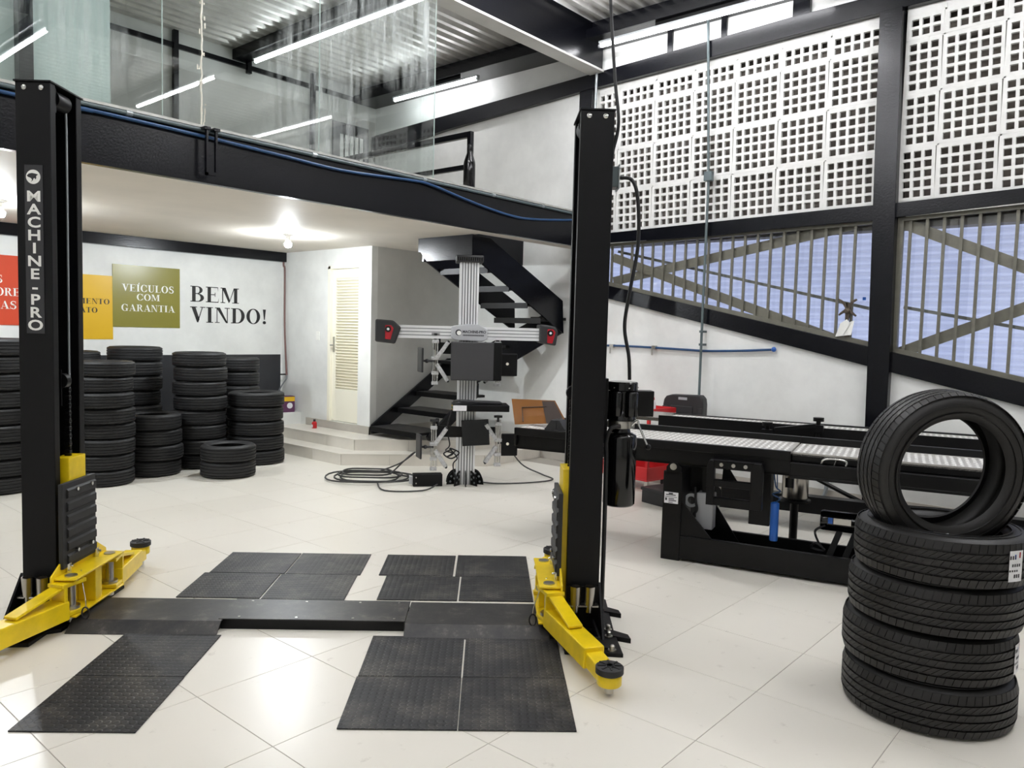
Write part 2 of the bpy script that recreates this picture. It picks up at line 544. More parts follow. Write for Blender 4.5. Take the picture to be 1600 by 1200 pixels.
# Didone serif capitals drawn from stems, hairlines and bowls (cap height 1)
def serif_glyph(ch):
    S, Hn = 0.2, 0.05
    q = []
    def r(x0, x1, y0, y1): q.append([(x0, y0), (x1, y0), (x1, y1), (x0, y1)])
    def p(*pts): q.append(list(pts))
    def ring(cx, cy, ao, bo, ai, bi, t0, t1, n=20):
        for k in range(n):
            a, b = rad(t0 + (t1 - t0) * k / n), rad(t0 + (t1 - t0) * (k + 1) / n)
            q.append([(cx + ao * math.cos(a), cy + bo * math.sin(a)), (cx + ao * math.cos(b), cy + bo * math.sin(b)),
                      (cx + ai * math.cos(b), cy + bi * math.sin(b)), (cx + ai * math.cos(a), cy + bi * math.sin(a))])
    def serif(x0, x1, y): r(x0, x1, y, y + Hn) if y < 0.5 else r(x0, x1, y - Hn, y)
    w = 0.8
    if ch == 'I' or ch == 'Í':
        r(.1, .1 + S, 0, 1); serif(0, .4, 0); serif(0, .4, 1); w = .46
        if ch == 'Í': p((.2, 1.06), (.28, 1.06), (.42, 1.24), (.28, 1.24))
    elif ch in 'BRP':
        r(.1, .1 + S, 0, 1); serif(0, .35, 0); serif(0, .35, 1)
        r(.3, .42, .95, 1); r(.3, .42, .5, .55)
        ring(.4, .755, .30, .245, .12, .2, -90, 90)
        w = .82
        if ch == 'B':
            ring(.42, .265, .36, .265, .16, .215, -90, 90); r(.3, .44, 0, .05); w = .84
        if ch == 'R':
            p((.38, .52), (.55, .52), (.74, .1), (.58, .08)); p((.58, .1), (.66, 0), (.86, 0), (.86, .06), (.74, .12)); w = .9
    elif ch == 'E':
        r(.1, .1 + S, 0, 1); serif(0, .35, 0); serif(0, .35, 1); r(.3, .72, .95, 1); r(.3, .74, 0, .05); r(.3, .55, .48, .53)
        p((.68, 1), (.72, 1), (.72, .7)); p((.7, 0), (.76, .32), (.74, 0)); r(.52, .56, .38, .64); w = .82
    elif ch == 'L':
        r(.1, .1 + S, 0, 1); serif(0, .4, 0); serif(0, .4, 1); r(.3, .7, 0, .05); p((.64, 0), (.72, .36), (.7, 0)); w = .76
    elif ch == 'T':
        r(.28, .28 + S, 0, 1); serif(.16, .6, 0); r(0, .76, .95, 1); p((0, 1), (0, .66), (.05, 1)); p((.76, 1), (.76, .66), (.71, 1)); w = .8
    elif ch == 'M':
        r(.1, .15, 0, 1); r(.82, .82 + S, 0, 1); p((.08, 1), (.3, 1), (.58, .16), (.5, 0)); p((.5, 0), (.57, .12), (.86, 1), (.8, 1))
        serif(0, .28, 0); serif(0, .25, 1); serif(.7, 1.12, 0); serif(.9, 1.12, 1); w = 1.16
    elif ch == 'N':
        r(.1, .15, 0, 1); r(.72, .77, 0, 1); p((.08, 1), (.3, 1), (.77, 0), (.66, 0)); serif(0, .28, 0); serif(0, .2, 1); serif(.58, .9, 1); w = .92
    elif ch == 'V':
        p((.08, 1), (.3, 1), (.54, .2), (.46, 0), (.4, 0)); p((.46, 0), (.74, 1), (.69, 1), (.44, .14)); serif(0, .4, 1); serif(.58, .88, 1); w = .88
    elif ch == 'A':
        p((.42, 1), (.5, 1), (.84, 0), (.62, 0), (.38, .78)); p((.4, .96), (.14, 0), (.09, 0), (.4, 1)); r(.2, .62, .28, .33); serif(0, .26, 0); serif(.52, .94, 0); w = .92
    elif ch == 'U':
        r(.1, .1 + S, .3, 1); r(.68, .73, .3, 1); serif(0, .4, 1); serif(.57, .85, 1)
        ring(.415, .32, .315, .34, .265, .27, 270, 360); ring(.415, .32, .315, .34, .115, .27, 180, 270); w = .88
    elif ch == 'D':
        r(.1, .1 + S, 0, 1); serif(0, .35, 0); serif(0, .35, 1); r(.3, .42, .95, 1); r(.3, .42, 0, .05); ring(.4, .5, .45, .5, .24, .45, -90, 90); w = .9
    elif ch == 'O':
        ring(.45, .5, .44, .52, .23, .47, 0, 360, 32); w = .92
    elif ch in 'CG':
        ring(.45, .5, .44, .52, .23, .47, 40, 320, 28); p((.74, .62), (.8, .62), (.8, 1), (.76, 1)); w = .88
        if ch == 'G': r(.6, .8, .02, .42); serif(.5, .9, .37); w = .94
        else: p((.74, .3), (.8, .36), (.82, .1), (.78, .1))
    elif ch == 'S':
        ring(.36, .74, .3, .28, .14, .22, 40, 250, 14); ring(.36, .27, .32, .29, .14, .22, -150, 75, 14)
        p((.16, .66), (.3, .5), (.54, .36), (.62, .44), (.44, .58), (.26, .72)); p((.58, .7), (.63, .7), (.63, 1), (.6, 1)); p((.04, 0), (.08, 0), (.08, .34), (.04, .34)); w = .74
    elif ch == '!':
        p((.1, 1), (.3, 1), (.23, .3), (.17, .3)); ring(.2, .1, .11, .11, .001, .001, 0, 360, 14); w = .42
    elif ch == ' ':
        w = .4
    return q, w


def serif_letters(text, height, width):
    x, out = 0.0, []
    for ch in text:
        q, w = serif_glyph(ch)
        out.append([[(px + x, py) for px, py in poly] for poly in q])
        x += w + 0.05
    sx = width / (x - 0.1)
    return [[[(px * sx, py * height) for px, py in poly] for poly in g] for g in out]



# ================================================================== STRUCTURE
XR, YB = 7.8, 9.6            # right wall face, back wall face
X0, Y0 = -4.0, -5.0          # far ends of the hall behind and beside the camera
ZC = 2.62                    # mezzanine soffit
ZM = 2.95                    # mezzanine floor
ZR = 5.18                    # roof sheet
YM = 5.40                    # mezzanine edge beam face

# ---- floor of 58 cm porcelain tiles
floor = struct(B(X0 - .2, XR + .2, Y0 - .2, YB + .2, -0.12, -0.0025).build('floor', 'grout'))
TP, TX, TY = 0.5825, 1.600, 1.364
tile_me = MB()
h = TP / 2 - 0.0016
tile_me.add([(-h, -h, -.012), (h, -h, -.012), (h, h, -.012), (-h, h, -.012), (-h, -h, -.001), (h, -h, -.001), (h, h, -.001), (-h, h, -.001),
             (-h + .001, -h + .001, 0), (h - .001, -h + .001, 0), (h - .001, h - .001, 0), (-h + .001, h - .001, 0)],
            [(0, 3, 2, 1), (8, 9, 10, 11)] + [(i, (i + 1) % 4, (i + 1) % 4 + 4, i + 4) for i in range(4)] + [(i + 4, (i + 1) % 4 + 4, (i + 1) % 4 + 8, i + 8) for i in range(4)])
tile_mesh = tile_me.mesh('floor_tile', 'tile')
rest = MB()
for i in range(-10, 11):
    for j in range(-11, 15):
        cx, cy = TX + (i + .5) * TP, TY + (j + .5) * TP
        if cx - h < X0 or cx + h > XR or cy - h < Y0 or cy + h > YB:
            continue
        seen = False
        for dx in (-.5, 0, .5):
            for dy in (-.5, 0, .5):
                q = project((cx + dx * TP, cy + dy * TP, 0))
                seen |= bool(q and -60 < q[0] < 1660 and q[1] < 1240)
        if seen:
            o = link('floor_tile', tile_mesh, floor, loc=(cx, cy, random.uniform(-.0004, .0)))
        else:
            rest.add([(x + cx, y + cy, z) for x, y, z in tile_me.v], tile_me.f)
ft = rest.build('floor_tile_field', 'tile', floor)
ft['kind'] = 'stuff'

# ---- right wall
def zb(y): return 2.034 - .2235 * (5.22 - y)      # underside of the sloping black band
def zt(y): return 2.186 - .2125 * (5.22 - y)      # its top
YE = -2.6                                          # far end of the openings, out of view
wr = MB()
YL = 5.47
wr.prism([(YB, 0), (YB, ZR), (YL, ZR), (YL, 0)], 'x', XR, XR + .2)
wr.prism([(YL, 0), (YL, zb(YL)), (YE, zb(YE)), (YE, 0)], 'x', XR, XR + .2)
wr.prism([(YL, 4.66), (YL, ZR), (YE, ZR), (YE, 4.66)], 'x', XR, XR + .2)
wr.prism([(YE, 0), (YE, ZR), (Y0, ZR), (Y0, 0)], 'x', XR, XR + .2)
wall_right = struct(wr.build('wall_right', 'wall'))
up = [(9.6, 4.25), (8, 4.397), (5.55, 4.515), (3.05, 4.596), (2.1, 4.62), (-4.9, 4.74)]
ut = [(9.6, 4.53), (9.1, 4.557), (5.5, 4.69), (4.1, 4.74), (3.1, 4.78), (2.58, 4.785), (-4.9, 4.9)]
struct(MB().prism(up + ut[::-1], 'x', XR - .07, XR + .02).build('trim_1', 'black_paint', bevel=.004))
lt = [(5.5, 2.793), (2.535, 2.869), (2.035, 2.876), (1.084, 2.914), (YE, 3.01)]
lb = [(5.5, 2.685), (3.9, 2.685), (3.29, 2.711), (2.255, 2.733), (2.0, 2.745), (1.08, 2.791), (YE, 2.88)]
struct(MB().prism(lt + lb[::-1], 'x', XR - .05, XR + .12).build('trim_2', 'black_paint', bevel=.004))
struct(MB().prism([(5.5, zb(5.5)), (5.5, zt(5.5)), (YE, zt(YE)), (YE, zb(YE))], 'x', XR - .04, XR + .2).build('trim_3', 'black_paint', bevel=.004))
struct(MB().prism([(2.29, 4.62), (2.095, 4.63), (2.033, 1.4), (2.03, 0), (2.205, 0), (2.226, 1.4)], 'x', XR - .09, XR + .2).build('trim_4', 'black_paint', bevel=.004))
struct(B(XR - .06, XR + .02, 5.5, 5.69, 0, 4.52).build('trim_5', 'black_paint', bevel=.004))
struct(B(XR - .015, XR, Y0, 6.17, 0, .13).build('baseboard_right', 'skirt'))
# clerestory mullions above the band
struct(B(XR - .03, XR + .01, 4.5 - .03, 4.5 + .03, 4.7, 5.0).build('trim_6', 'black_paint'))
struct(B(XR - .03, XR + .01, 3.83, 3.89, 4.72, 5.0).build('trim_7', 'black_paint'))
struct(B(XR - .05, XR + .01, 2.95, 3.12, 4.75, 5.0).build('trim_8', 'black_paint'))

# ---- breeze block screens in the right wall
def breeze_block(nc, nr, name):
    """nc x nr square holes, face in the yz plane at x=0, origin lower right"""
    mg, hole, rib = .029, .061, .0265
    w = 2 * mg + nc * hole + (nc - 1) * rib
    ht = 2 * mg + nr * hole + (nr - 1) * rib
    ys, zs = [0], [0]
    for c in range(nc):
        ys += [mg + c * (hole + rib), mg + c * (hole + rib) + hole]
    for c in range(nr):
        zs += [mg + c * (hole + rib), mg + c * (hole + rib) + hole]
    ys.append(w)
    zs.append(ht)
    b = MB()
    D = .034
    for a in range(len(ys) - 1):
        for c in range(len(zs) - 1):
            y0, y1, z0, z1 = ys[a], ys[a + 1], zs[c], zs[c + 1]
            if a % 2 and c % 2:
                e = .004
                for (p, q_) in (((y0, z0), (y1, z0)), ((y1, z0), (y1, z1)), ((y1, z1), (y0, z1)), ((y0, z1), (y0, z0))):
                    my, mz = (y0 + y1) / 2, (z0 + z1) / 2
                    sh = lambda t: (t[0] + (my - t[0]) * .02, t[1] + (mz - t[1]) * .02)
                    p2, q2 = sh(p), sh(q_)
                    b.add([(0, *p), (0, *q_), (D, *q2), (D, *p2)], [(0, 1, 2, 3)])
            else:
                b.add([(0, y0, z0), (0, y1, z0), (0, y1, z1), (0, y0, z1)], [(0, 1, 2, 3)])
    b.add([(0, 0, 0), (D, 0, 0), (D, w, 0), (0, w, 0), (0, 0, ht), (D, 0, ht), (D, w, ht), (0, w, ht)], [(0, 1, 2, 3), (4, 5, 6, 7), (0, 1, 5, 4), (2, 3, 7, 6)])
    me = bpy.data.meshes.new(name)
    me.from_pydata(b.v, [], b.f)
    me.materials.append(M['block'])
    return me, w, ht


bb = {}
for nc in (5, 3):
    for nr in (5, 2):
        bb[nc, nr] = breeze_block(nc, nr, 'breeze_block')
BW, BH = bb[5, 5][1], bb[5, 5][2]
TILT = -.0257
screens = ((2.27, [5, 5, 5, 5, 5, 5, 3], 2.874), (2.06 - bb[3, 5][1] - 8 * (BW + .012), [5] * 8 + [3], None))
for y_start, cols, z_start in screens:
    y = y_start
    for nc in cols:
        zz = 2.874 + TILT * (y - 2.27) + .012
        for nr in (5, 5, 5, 2):
            me, w, ht = bb[nc, nr]
            dep = random.uniform(-.001, .002)
            o = link('breeze_block', me, wall_right, loc=(XR + .005 + dep, y, zz), rot=(TILT, 0, 0))
            zz += ht + .012
        y += bb[nc, 5][1] + .012
# mortar field holding the blocks (joints sit behind their faces)
mf = MB()
for y_start, cols, _ in screens:
    y = y_start
    ends = [y - .006]
    for nc in cols:
        y += bb[nc, 5][1] + .012
        ends.append(y - .006)
    sh = lambda yy, z: z + TILT * (yy - 2.27)
    for yy in ends:
        mf.box(XR + .007, XR + .04, yy - .008, yy + .008, sh(yy, 2.85), sh(yy, 4.62))
    a, c = ends[0], ends[-1]
    lev = 2.874 + .006
    for k, nr in enumerate((5, 5, 5, 2, 0)):
        mf.prism([(a, sh(a, lev) - .008), (c, sh(c, lev) - .008), (c, sh(c, lev) + .008), (a, sh(a, lev) + .008)], 'x', XR + .007, XR + .04)
        if nr:
            lev += bb[5, nr][2] + .012
    mf.prism([(a, sh(a, lev)), (c, sh(c, lev)), (c, sh(c, lev) + .2), (a, sh(a, lev) + .2)], 'x', XR + .01, XR + .09)
    mf.prism([(a, sh(a, 2.78)), (c, sh(c, 2.78)), (c, sh(c, 2.88)), (a, sh(a, 2.88))], 'x', XR + .01, XR + .09)
mf.box(XR + .008, XR + .09, 5.455, 5.48, 2.7, 4.6)
mf.build('mortar', 'block', wall_right)
struct(B(XR + .20, XR + .3, YE - .3, 5.6, 2.72, 5.6).build('wall_outer', 'outer'))
struct(B(XR + .12, XR + .3, YE - .3, 5.6, 2.66, 2.72).build('wall_outer_light_stop', 'outer'))  # unseen slab added to stop sky light leaking in behind the blocks

# ---- barred windows under the screens
def window_right(name, ya, yb_, ybars, braces, mids):
    """opening from y=ya (left in view) to yb_"""
    def top(y): return 2.68 if y > 3.9 else 2.685 + (3.9 - y) * .0375
    w = struct(MB().prism([(ya, zt(ya)), (ya, top(ya)), (yb_, top(yb_)), (yb_, zt(yb_))], 'x', XR + .10, XR + .106).build(name, 'pane'))
    fr = MB()
    fr.bar((XR + .03, ya, top(ya) - .02), (XR + .03, yb_, top(yb_) - .02), .05, .045)
    fr.bar((XR + .03, ya, zt(ya) + .02), (XR + .03, yb_, zt(yb_) + .02), .05, .045)
    fr.build('window_frame', 'grille', w)
    fr = MB()
    fr.bar((XR - .03, ya, top(ya) + .0), (XR - .03, yb_, top(yb_)), .03, .022)
    fr.build('window_ledge', 'galv', w)
    fr = MB()
    fr.bar((XR + .03, ya, zt(ya)), (XR + .03, ya, top(ya)), .05, .04, (1, 0, 0))
    fr.build('window_frame', 'grille', w)
    for y in ybars:
        B(XR + .02, XR + .042, y - .0125, y + .0125, zt(y), top(y)).build('window_bar', 'grille', w)
    for kk, (p, q_) in enumerate(braces):
        MB().bar((XR + .058 + .021 * kk, p[0], p[1]), (XR + .058 + .021 * kk, q_[0], q_[1]), .02, .10).build('window_brace', 'grille', w)
    for (p, q_) in mids:
        MB().bar((XR + .16, p[0], p[1]), (XR + .16, q_[0], q_[1]), .02, .03).build('window_rail', 'grille', w)
    return w


window_right('window_1', 5.47, 2.23, [5.34 - .1385 * k for k in range(22)],
             [((5.2, 2.52), (2.5, 1.585)), ((5.2, 2.24), (2.45, 2.72))], [((5.2, 2.6), (2.23, 1.9))])
window_right('window_2', 2.03, YE, [1.95 - .139 * k for k in range(30)],
             [((2.02, 2.7), (-.2, 1.7)), ((2.0, 1.5), (-.2, 2.45))], [((2.0, 1.93), (-.5, 1.45))])
# translucent corrugated sheets closing the passage outside
sh = MB()
zs = [(.2 + .019 * k, 8.55 + (.012 if k % 4 in (0, 1) else -.012)) for k in range(140)]
sh.add([(x, -4.2, z) for z, x in zs] + [(x, 6.6, z) for z, x in zs], [(k, k + 1, k + 1 + len(zs), k + len(zs)) for k in range(len(zs) - 1)])
struct(sh.build('wall_outer_sheet', 'sheet'))

# ---- back wall with its painted lower band and ceiling beam
wall_back = struct(B(X0, XR + .2, YB, YB + .15, 0, ZM).build('wall_back', 'wall'))
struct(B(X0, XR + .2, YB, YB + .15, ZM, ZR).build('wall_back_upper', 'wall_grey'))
struct(B(X0, 6.16, YB - .006, YB, 0, 1.205).build('trim_9', 'black_wall'))
struct(B(X0, 6.19, YB - .1, YB, 2.49, ZC).build('trim_10', 'black_paint', bevel=.004))
# hall walls beside and behind the camera
struct(B(X0 - .15, X0, Y0, YB, 0, ZR).build('wall_left', 'wall'))
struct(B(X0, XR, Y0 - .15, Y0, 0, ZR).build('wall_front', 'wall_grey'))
struct(B(X0, XR, Y0, Y0 + .06, 3.9, 4.1).build('trim_11', 'black_paint'))
for i, x in enumerate((-1.5, 2.2, 7.36)):
    struct(B(x - .08, x + .08, Y0, Y0 + .1, 0, ZR).build('trim_%d' % (12 + i), 'black_paint'))

# ---- partition round the small room, with a louvred door
XD, YS = 6.19, 7.65
DW = .1
wd = MB()
wd.box(XD, XD + DW, 8.52, YB, 0, ZC)
wd.box(XD, XD + DW, YS, 7.90, 0, ZC)
wd.box(XD, XD + DW, 7.90, 8.52, 2.39, ZC)
wd.box(XD, XD + DW, 7.90, 8.52, 0, .37)
struct(wd.build('wall_partition', 'wall'))
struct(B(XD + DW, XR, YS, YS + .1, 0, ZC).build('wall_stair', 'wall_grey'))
struct(B(XD - .013, XD, YS - .013, 9.0, .27, .37).build('baseboard_partition', 'skirt'))
struct(B(XD - .013, XR, YS - .013, YS, .27, .36).build('baseboard_stair', 'skirt'))
door = struct(B(XD + .05, XD + .085, 7.90, 8.52, .37, 2.39).build('door_1', 'cream'))
fr = MB()
fr.box(XD - .01, XD + .09, 8.475, 8.53, .37, 2.40)
fr.box(XD - .01, XD + .09, 7.885, 8.53, 2.36, 2.40)
fr.build('door_frame', 'cream', door, bevel=.003)
fr = MB()
fr.box(XD + .03, XD + .05, 8.40, 8.475, .38, 2.36)
fr.box(XD + .03, XD + .05, 7.90, 7.925, .38, 2.36)
fr.box(XD + .03, XD + .05, 7.925, 8.40, 2.24, 2.36)
fr.box(XD + .03, XD + .05, 7.925, 8.40, .38, .80)
fr.build('door_stile', 'cream', door, bevel=.003)
sl = MB().obox((0, 0, 0), (.036, .475, .007), (0, rad(38), 0)).mesh('louvre_slat', 'cream')
for k in range(38):
    link('louvre_slat', sl, door, loc=(XD + .036, 8.1625, .82 + k * .0375))
hd = MB()
hd.box(XD + .02, XD + .03, 8.425, 8.455, 1.28, 1.48)
hd.cyl((XD - .03, 8.44, 1.37), (XD + .02, 8.44, 1.37), .009, 10)
hd.cyl((XD - .03, 8.44, 1.37), (XD - .03, 8.36, 1.37), .008, 10)
hd.build('door_handle', 'steel', door, smooth=40)

# ---- two tiled steps in front of the partition
def steps(name, poly, z0, z1, over):
    s = struct(MB().prism(poly, 'z', z0, z1 - .012).build(name, 'grout'))
    for a in range(3):
        p, q_ = Vector((*poly[a], 0)), Vector((*poly[a + 1], 0))
        L = (q_ - p).length
        n = max(1, round(L / .58))
        d = (q_ - p).normalized()
        out = Vector((d.y, -d.x, 0)) * -1
        if out.dot(Vector((-1, -1, 0))) < 0:
            out = -out
        for k in range(n):
            u, v = p + d * (L * k / n + .0015), p + d * (L * (k + 1) / n - .0015)
            vs = [u, v, v + out * .01, u + out * .01]
            MB().prism([(t.x, t.y) for t in vs], 'z', z0, z1 - .013).build('riser_tile', 'step_tile', s)
    cx = [tuple(v) for v in poly]
    nx = [(cx[0][0] - over, cx[0][1]), (cx[1][0] - over, cx[1][1] - over * .45), (cx[2][0] - over * .45, cx[2][1] - over), (cx[3][0], cx[3][1] - over)] + cx[4:]
    MB().prism(nx, 'z', z1 - .012, z1).build('tread_slab', 'step_tile', s)
    return s


steps('floor_step_lower', [(5.53, 9.6), (5.53, 7.34), (6.74, 6.19), (XR, 6.19), (XR, 9.6)], 0, .135, .012)
steps('floor_step_upper', [(5.80, 9.6), (5.80, 7.44), (6.74, 6.57), (XR, 6.57), (XR, 9.6)], .135, .27, .012)
struct(B(5.42, XD, 9.12, YB - .006, .0, .43).build('wall_ledge', 'wall', bevel=.006))
struct(B(5.6, XD, 9.585 - .02, 9.592, .43, .50).build('baseboard_ledge', 'skirt'))

# ---- mezzanine slab, edge beam and stub beam at the stair
ms = MB()
ms.box(X0, 6.0, YM + .06, YB, ZC, ZM)
ms.box(6.0, XR, 6.58, YB, ZC, ZM)
ms.box(6.0, XR, YM + .06, 5.66, ZC, ZM)
struct(ms.build('ceiling', 'plaster_soffit'))
struct(B(X0, XR, YM, YM + .06, ZC - .004, 3.0).build('trim_20', 'black_paint', bevel=.003))
struct(B(X0, XR, YM - .012, YM + .07, 3.0, 3.018).build('trim_21', 'galv'))
st = MB()
st.prism([(5.72, ZC), (5.72, 2.36), (6.42, 2.36), (6.56, 2.5), (6.56, ZC)], 'x', 5.965, 6.0)
struct(st.build('trim_22', 'black_paint', bevel=.003))
struct(B(6.0, XR, 6.56, 6.6, 2.47, ZM).build('trim_23', 'black_paint', bevel=.003))

# ---- roof sheet, purlin beams
rf = MB()
ys = []
y = Y0
while y < YB + .2:
    ys += [(y, ZR), (y + .06, ZR), (y + .085, ZR + .045), (y + .145, ZR + .045)]
    y += .17
rf.add([(X0 - .2, a, z) for a, z in ys] + [(XR + .5, a, z) for a, z in ys], [(k, k + 1, k + 1 + len(ys), k + len(ys)) for k in range(len(ys) - 1)])
struct(rf.build('ceiling_roof', 'roof'))
struct(B(X0 - .2, XR + .5, Y0 - .2, YB + .3, ZR + .06, ZR + .12).build('ceiling_roof_cover', 'outer'))  # unseen cover, added past the wall to keep sky light off the screens


def ibeam(name, pts):
    b = MB()
    for p in pts:
        b.box(*p)
    return struct(b.build(name, 'black_paint', bevel=.003))


ibeam('trim_24', [(7.38, 7.8, Y0, YB, 4.96, 5.06), (7.5, 7.8, Y0, YB, 5.06, ZR)])
ibeam('trim_25', [(5.42, 5.62, Y0, YB, 5.05, ZR)])
ibeam('trim_26', [(3.35, 3.55, Y0, YB, 5.05, ZR)])
ibeam('trim_27', [(1.25, 1.45, Y0, YB, 5.05, ZR)])
ibeam('trim_28', [(-.85, -.65, Y0, YB, 5.05, ZR)])
# partition standing on the mezzanine floor, with a dark post at its end
struct(B(-.2, 2.516, 6.2, 6.28, ZM, ZR).build('wall_upper_partition', 'partition'))
struct(B(1.88, 1.97, 6.1, 6.19, ZM, ZR).build('trim_33', 'black_paint'))
# main girder over the mezzanine edge: black web, pale lower flange
gd = struct(B(X0, XR - .07, 5.36, 5.40, 4.70, ZR).build('trim_29', 'black_paint'))
struct(B(X0, XR - .07, 5.34, 5.54, 4.675, 4.70).build('trim_30', 'wall_grey'))
struct(B(X0, XR - .07, 1.3, 1.45, 4.85, ZR).build('trim_31', 'black_paint'))
struct(B(X0, XR, YB - .04, YB, 4.97, 5.03).build('trim_32', 'black_paint'))
struct(B(X0, XR, YB - .004, YB, 4.75, ZR).build('trim_34', 'wall'))
for i, (x, z0) in enumerate(((4.65, ZM), (6.64, ZM), (5.64, 4.92))):
    struct(B(x - .03, x + .03, YB - .06, YB - .004, z0, ZR).build('trim_%d' % (35 + i), 'black_paint'))
w3 = struct(B(7.0, 7.65, YB - .03, YB, 3.2, 4.62).build('window_3', 'black_paint'))
for k in range(5):
    B(7.12 + k * .09, 7.18 + k * .09, YB - .036, YB - .03, 4.1, 4.45).build('window_light', 'wall', w3)

# ================================================================== LAMPS
def tube_lamp(x, y0, y1, z, label, glow='tube_glow'):
    t = thing('tube_lamp', label, 'lamp', (x, (y0 + y1) / 2, z), group='ceiling tube lamps')
    L = (y1 - y0) / 2
    B(-.03, .03, -L - .02, L + .02, .022, .045).build('housing', 'grey_plastic', t)
    MB().cyl((0, -L, 0), (0, L, 0), .021, 10).build('tube', glow, t, smooth=40)
    for s in (-1, 1):
        MB().cyl((0, s * L, 0), (0, s * (L + .03), 0), .022, 10).build('end_cap', 'grey_plastic', t, smooth=40)
    B(-.008, .008, -.5, .5, .045, .09).build('hanger', 'black_metal', t)
    return t


ROWS = ((7.55, 5.05, 'on the right wall beam'), (5.52, 5.05, 'on the second roof beam'), (3.45, 5.05, 'on the third roof beam'),
        (1.35, 5.05, 'added unseen on the fourth roof beam'), (-.75, 5.05, 'added unseen on the fifth roof beam'))  # fourth and fifth rows: unseen lamps added to light the hall
for x, z, wh in ROWS:
    xx, zz, gl = (7.46, 4.87, 'tube_glow_weak') if x > 7 else (x, 4.97, 'tube_glow_strong' if x > 5 else 'tube_glow_mid')
    if x > 4:
        tube_lamp(xx, 7.14, 9.2 if x < 7 else 8.75, zz, 'lit white tube lamp above the mezzanine ' + wh, 'tube_glow_weak')
    tube_lamp(xx, 2.8, 5.2, zz, 'lit white tube lamp nearest the main girder ' + wh, gl)
    tube_lamp(xx, -1.75, .62, zz, 'lit white tube lamp at the front of the hall ' + wh, gl if x > 5 else 'tube_glow_half')
for (x, y), nm in (((4.957, 7.586), 'near the louvred door'), ((2.241, 7.795), 'at the left behind the lift post')):
    t = thing('ceiling_bulb', 'bare lit bulb under the mezzanine soffit ' + nm, 'bulb', (x, y, ZC), group='bulbs under the mezzanine')
    MB().lathe([(.055, 0), (.055, -.012), (.03, -.02), (.022, -.05)], n=20).build('socket', 'white_paint', t, smooth=40)
    MB().lathe([(.016, -.05), (.022, -.06), (.034, -.085), (.041, -.10)], n=20).build('bulb_body', 'white_paint', t, smooth=60)
    MB().lathe([(.040, -.10), (.040, -.115), (.030, -.14), (.001, -.15)], n=20).build('glass_globe', 'bulb_glow', t, smooth=60)

# ================================================================== GLAZING on the mezzanine edge
gx = [1.27, 2.548, 3.83, 5.11]
for i in range(len(gx) - 1):
    g = tag(B(gx[i] + .004, gx[i + 1] - .004, YM + .02, YM + .03, 3.018, 4.675).build('glass_panel', 'glass'),
            ['clear glass panel above and behind the top of the left lift post', 'clear glass panel with the cream silicone streak on the mezzanine edge',
             'smeared clear glass panel ending beside the stair railing'][i], 'glass panel', 'glass panels along the mezzanine edge')
    B(gx[i + 1] - .0045, gx[i + 1] - .0035, YM + .019, YM + .031, 3.018, 4.675).build('glass_edge', 'glass_edge', g)
si = MB()
random.seed(3)
pth = [(2.82 + random.uniform(-.006, .006), YM + .012, 3.02 + .05 * k) for k in range(33)]
si.tube(pth, .006, 6)
for k in range(40):
    q_ = random.choice(pth)
    si.obox((q_[0] + random.uniform(-.03, .03), YM + .012, q_[2]), (.008, .004, random.uniform(.01, .05)))
tag(si.build('silicone_streak', 'silicone'), 'ragged cream silicone streak down the mezzanine glass', 'sealant')

# ================================================================== BACK WALL SIGNS
def on_back(polys, x, z, off):
    b = MB()
    for poly in polys:
        b.poly([(x + px, YB - off, z + pz) for px, pz in poly])
    return b


def flat(b, name, material, parent):
    me = bpy.data.meshes.new(name)
    me.from_pydata(b.v, [], b.f)
    me.materials.append(M[material])
    o = link(name, me, parent)
    return o


sg = tag(B(3.897, 4.71, YB - .008, YB, 1.543, 2.283).build('wall_sign', 'olive_paint'), 'olive green painted square reading VEÍCULOS COM GARANTIA', 'sign', 'painted squares on the back wall')
for tx, x, z, hh, wd_ in (('VEÍCULOS', 4.004, 1.972, .085, .628), ('COM', 4.175, 1.868, .078, .28), ('GARANTIA', 3.995, 1.735, .082, .645)):
    for g_ in serif_letters(tx, hh, wd_):
        flat(on_back(g_, x, z, .010), 'letter', 'white_paint', sg)
sg = tag(B(3.10, 3.90, YB - .005, YB, 1.393, 2.138).build('wall_sign', 'yellow_paint'), 'ochre yellow painted square half hidden by the left lift post', 'sign', 'painted squares on the back wall')
for tx, x, z, hh, wd_ in (('MENTO', 3.515, 1.803, .062, .345), ('ATO', 3.535, 1.70, .062, .19)):
    for g_ in serif_letters(tx, hh, wd_):
        flat(on_back(g_, x, z, .007), 'letter', 'black_letter', sg)
sg = tag(B(2.2, 3.0, YB - .008, YB, 1.536, 2.283).build('wall_sign', 'red_paint'), 'brick red painted square at the left edge of the picture', 'sign', 'painted squares on the back wall')
for tx, x, z, hh, wd_ in (('S', 2.705, 1.985, .085, .062), ('ORE', 2.70, 1.85, .085, .23), ('AS', 2.745, 1.71, .085, .15)):
    for g_ in serif_letters(tx, hh, wd_):
        flat(on_back(g_, x, z, .010), 'letter', 'white_paint', sg)
bv = thing('wall_lettering', 'large black serif lettering BEM VINDO! on the white back wall', 'lettering', (0, 0, 0))
for tx, x, z, hh, wd_ in (('BEM', 4.85, 1.885, .20, .67), ('VINDO!', 4.845, 1.622, .20, 1.10)):
    for g_ in serif_letters(tx, hh, wd_):
        flat(on_back(g_, x, z, .003), 'letter', 'black_letter', bv)

# ================================================================== TWO POST LIFT
LA = rad(42.355)
DV = Vector((math.cos(LA), math.sin(LA), 0))
WV = Vector((math.sin(LA), -math.cos(LA), 0))


def L2W(w, d, z=0.0):
    return WV * w + DV * d + Vector((0, 0, z))


ROTL = LA - math.pi / 2


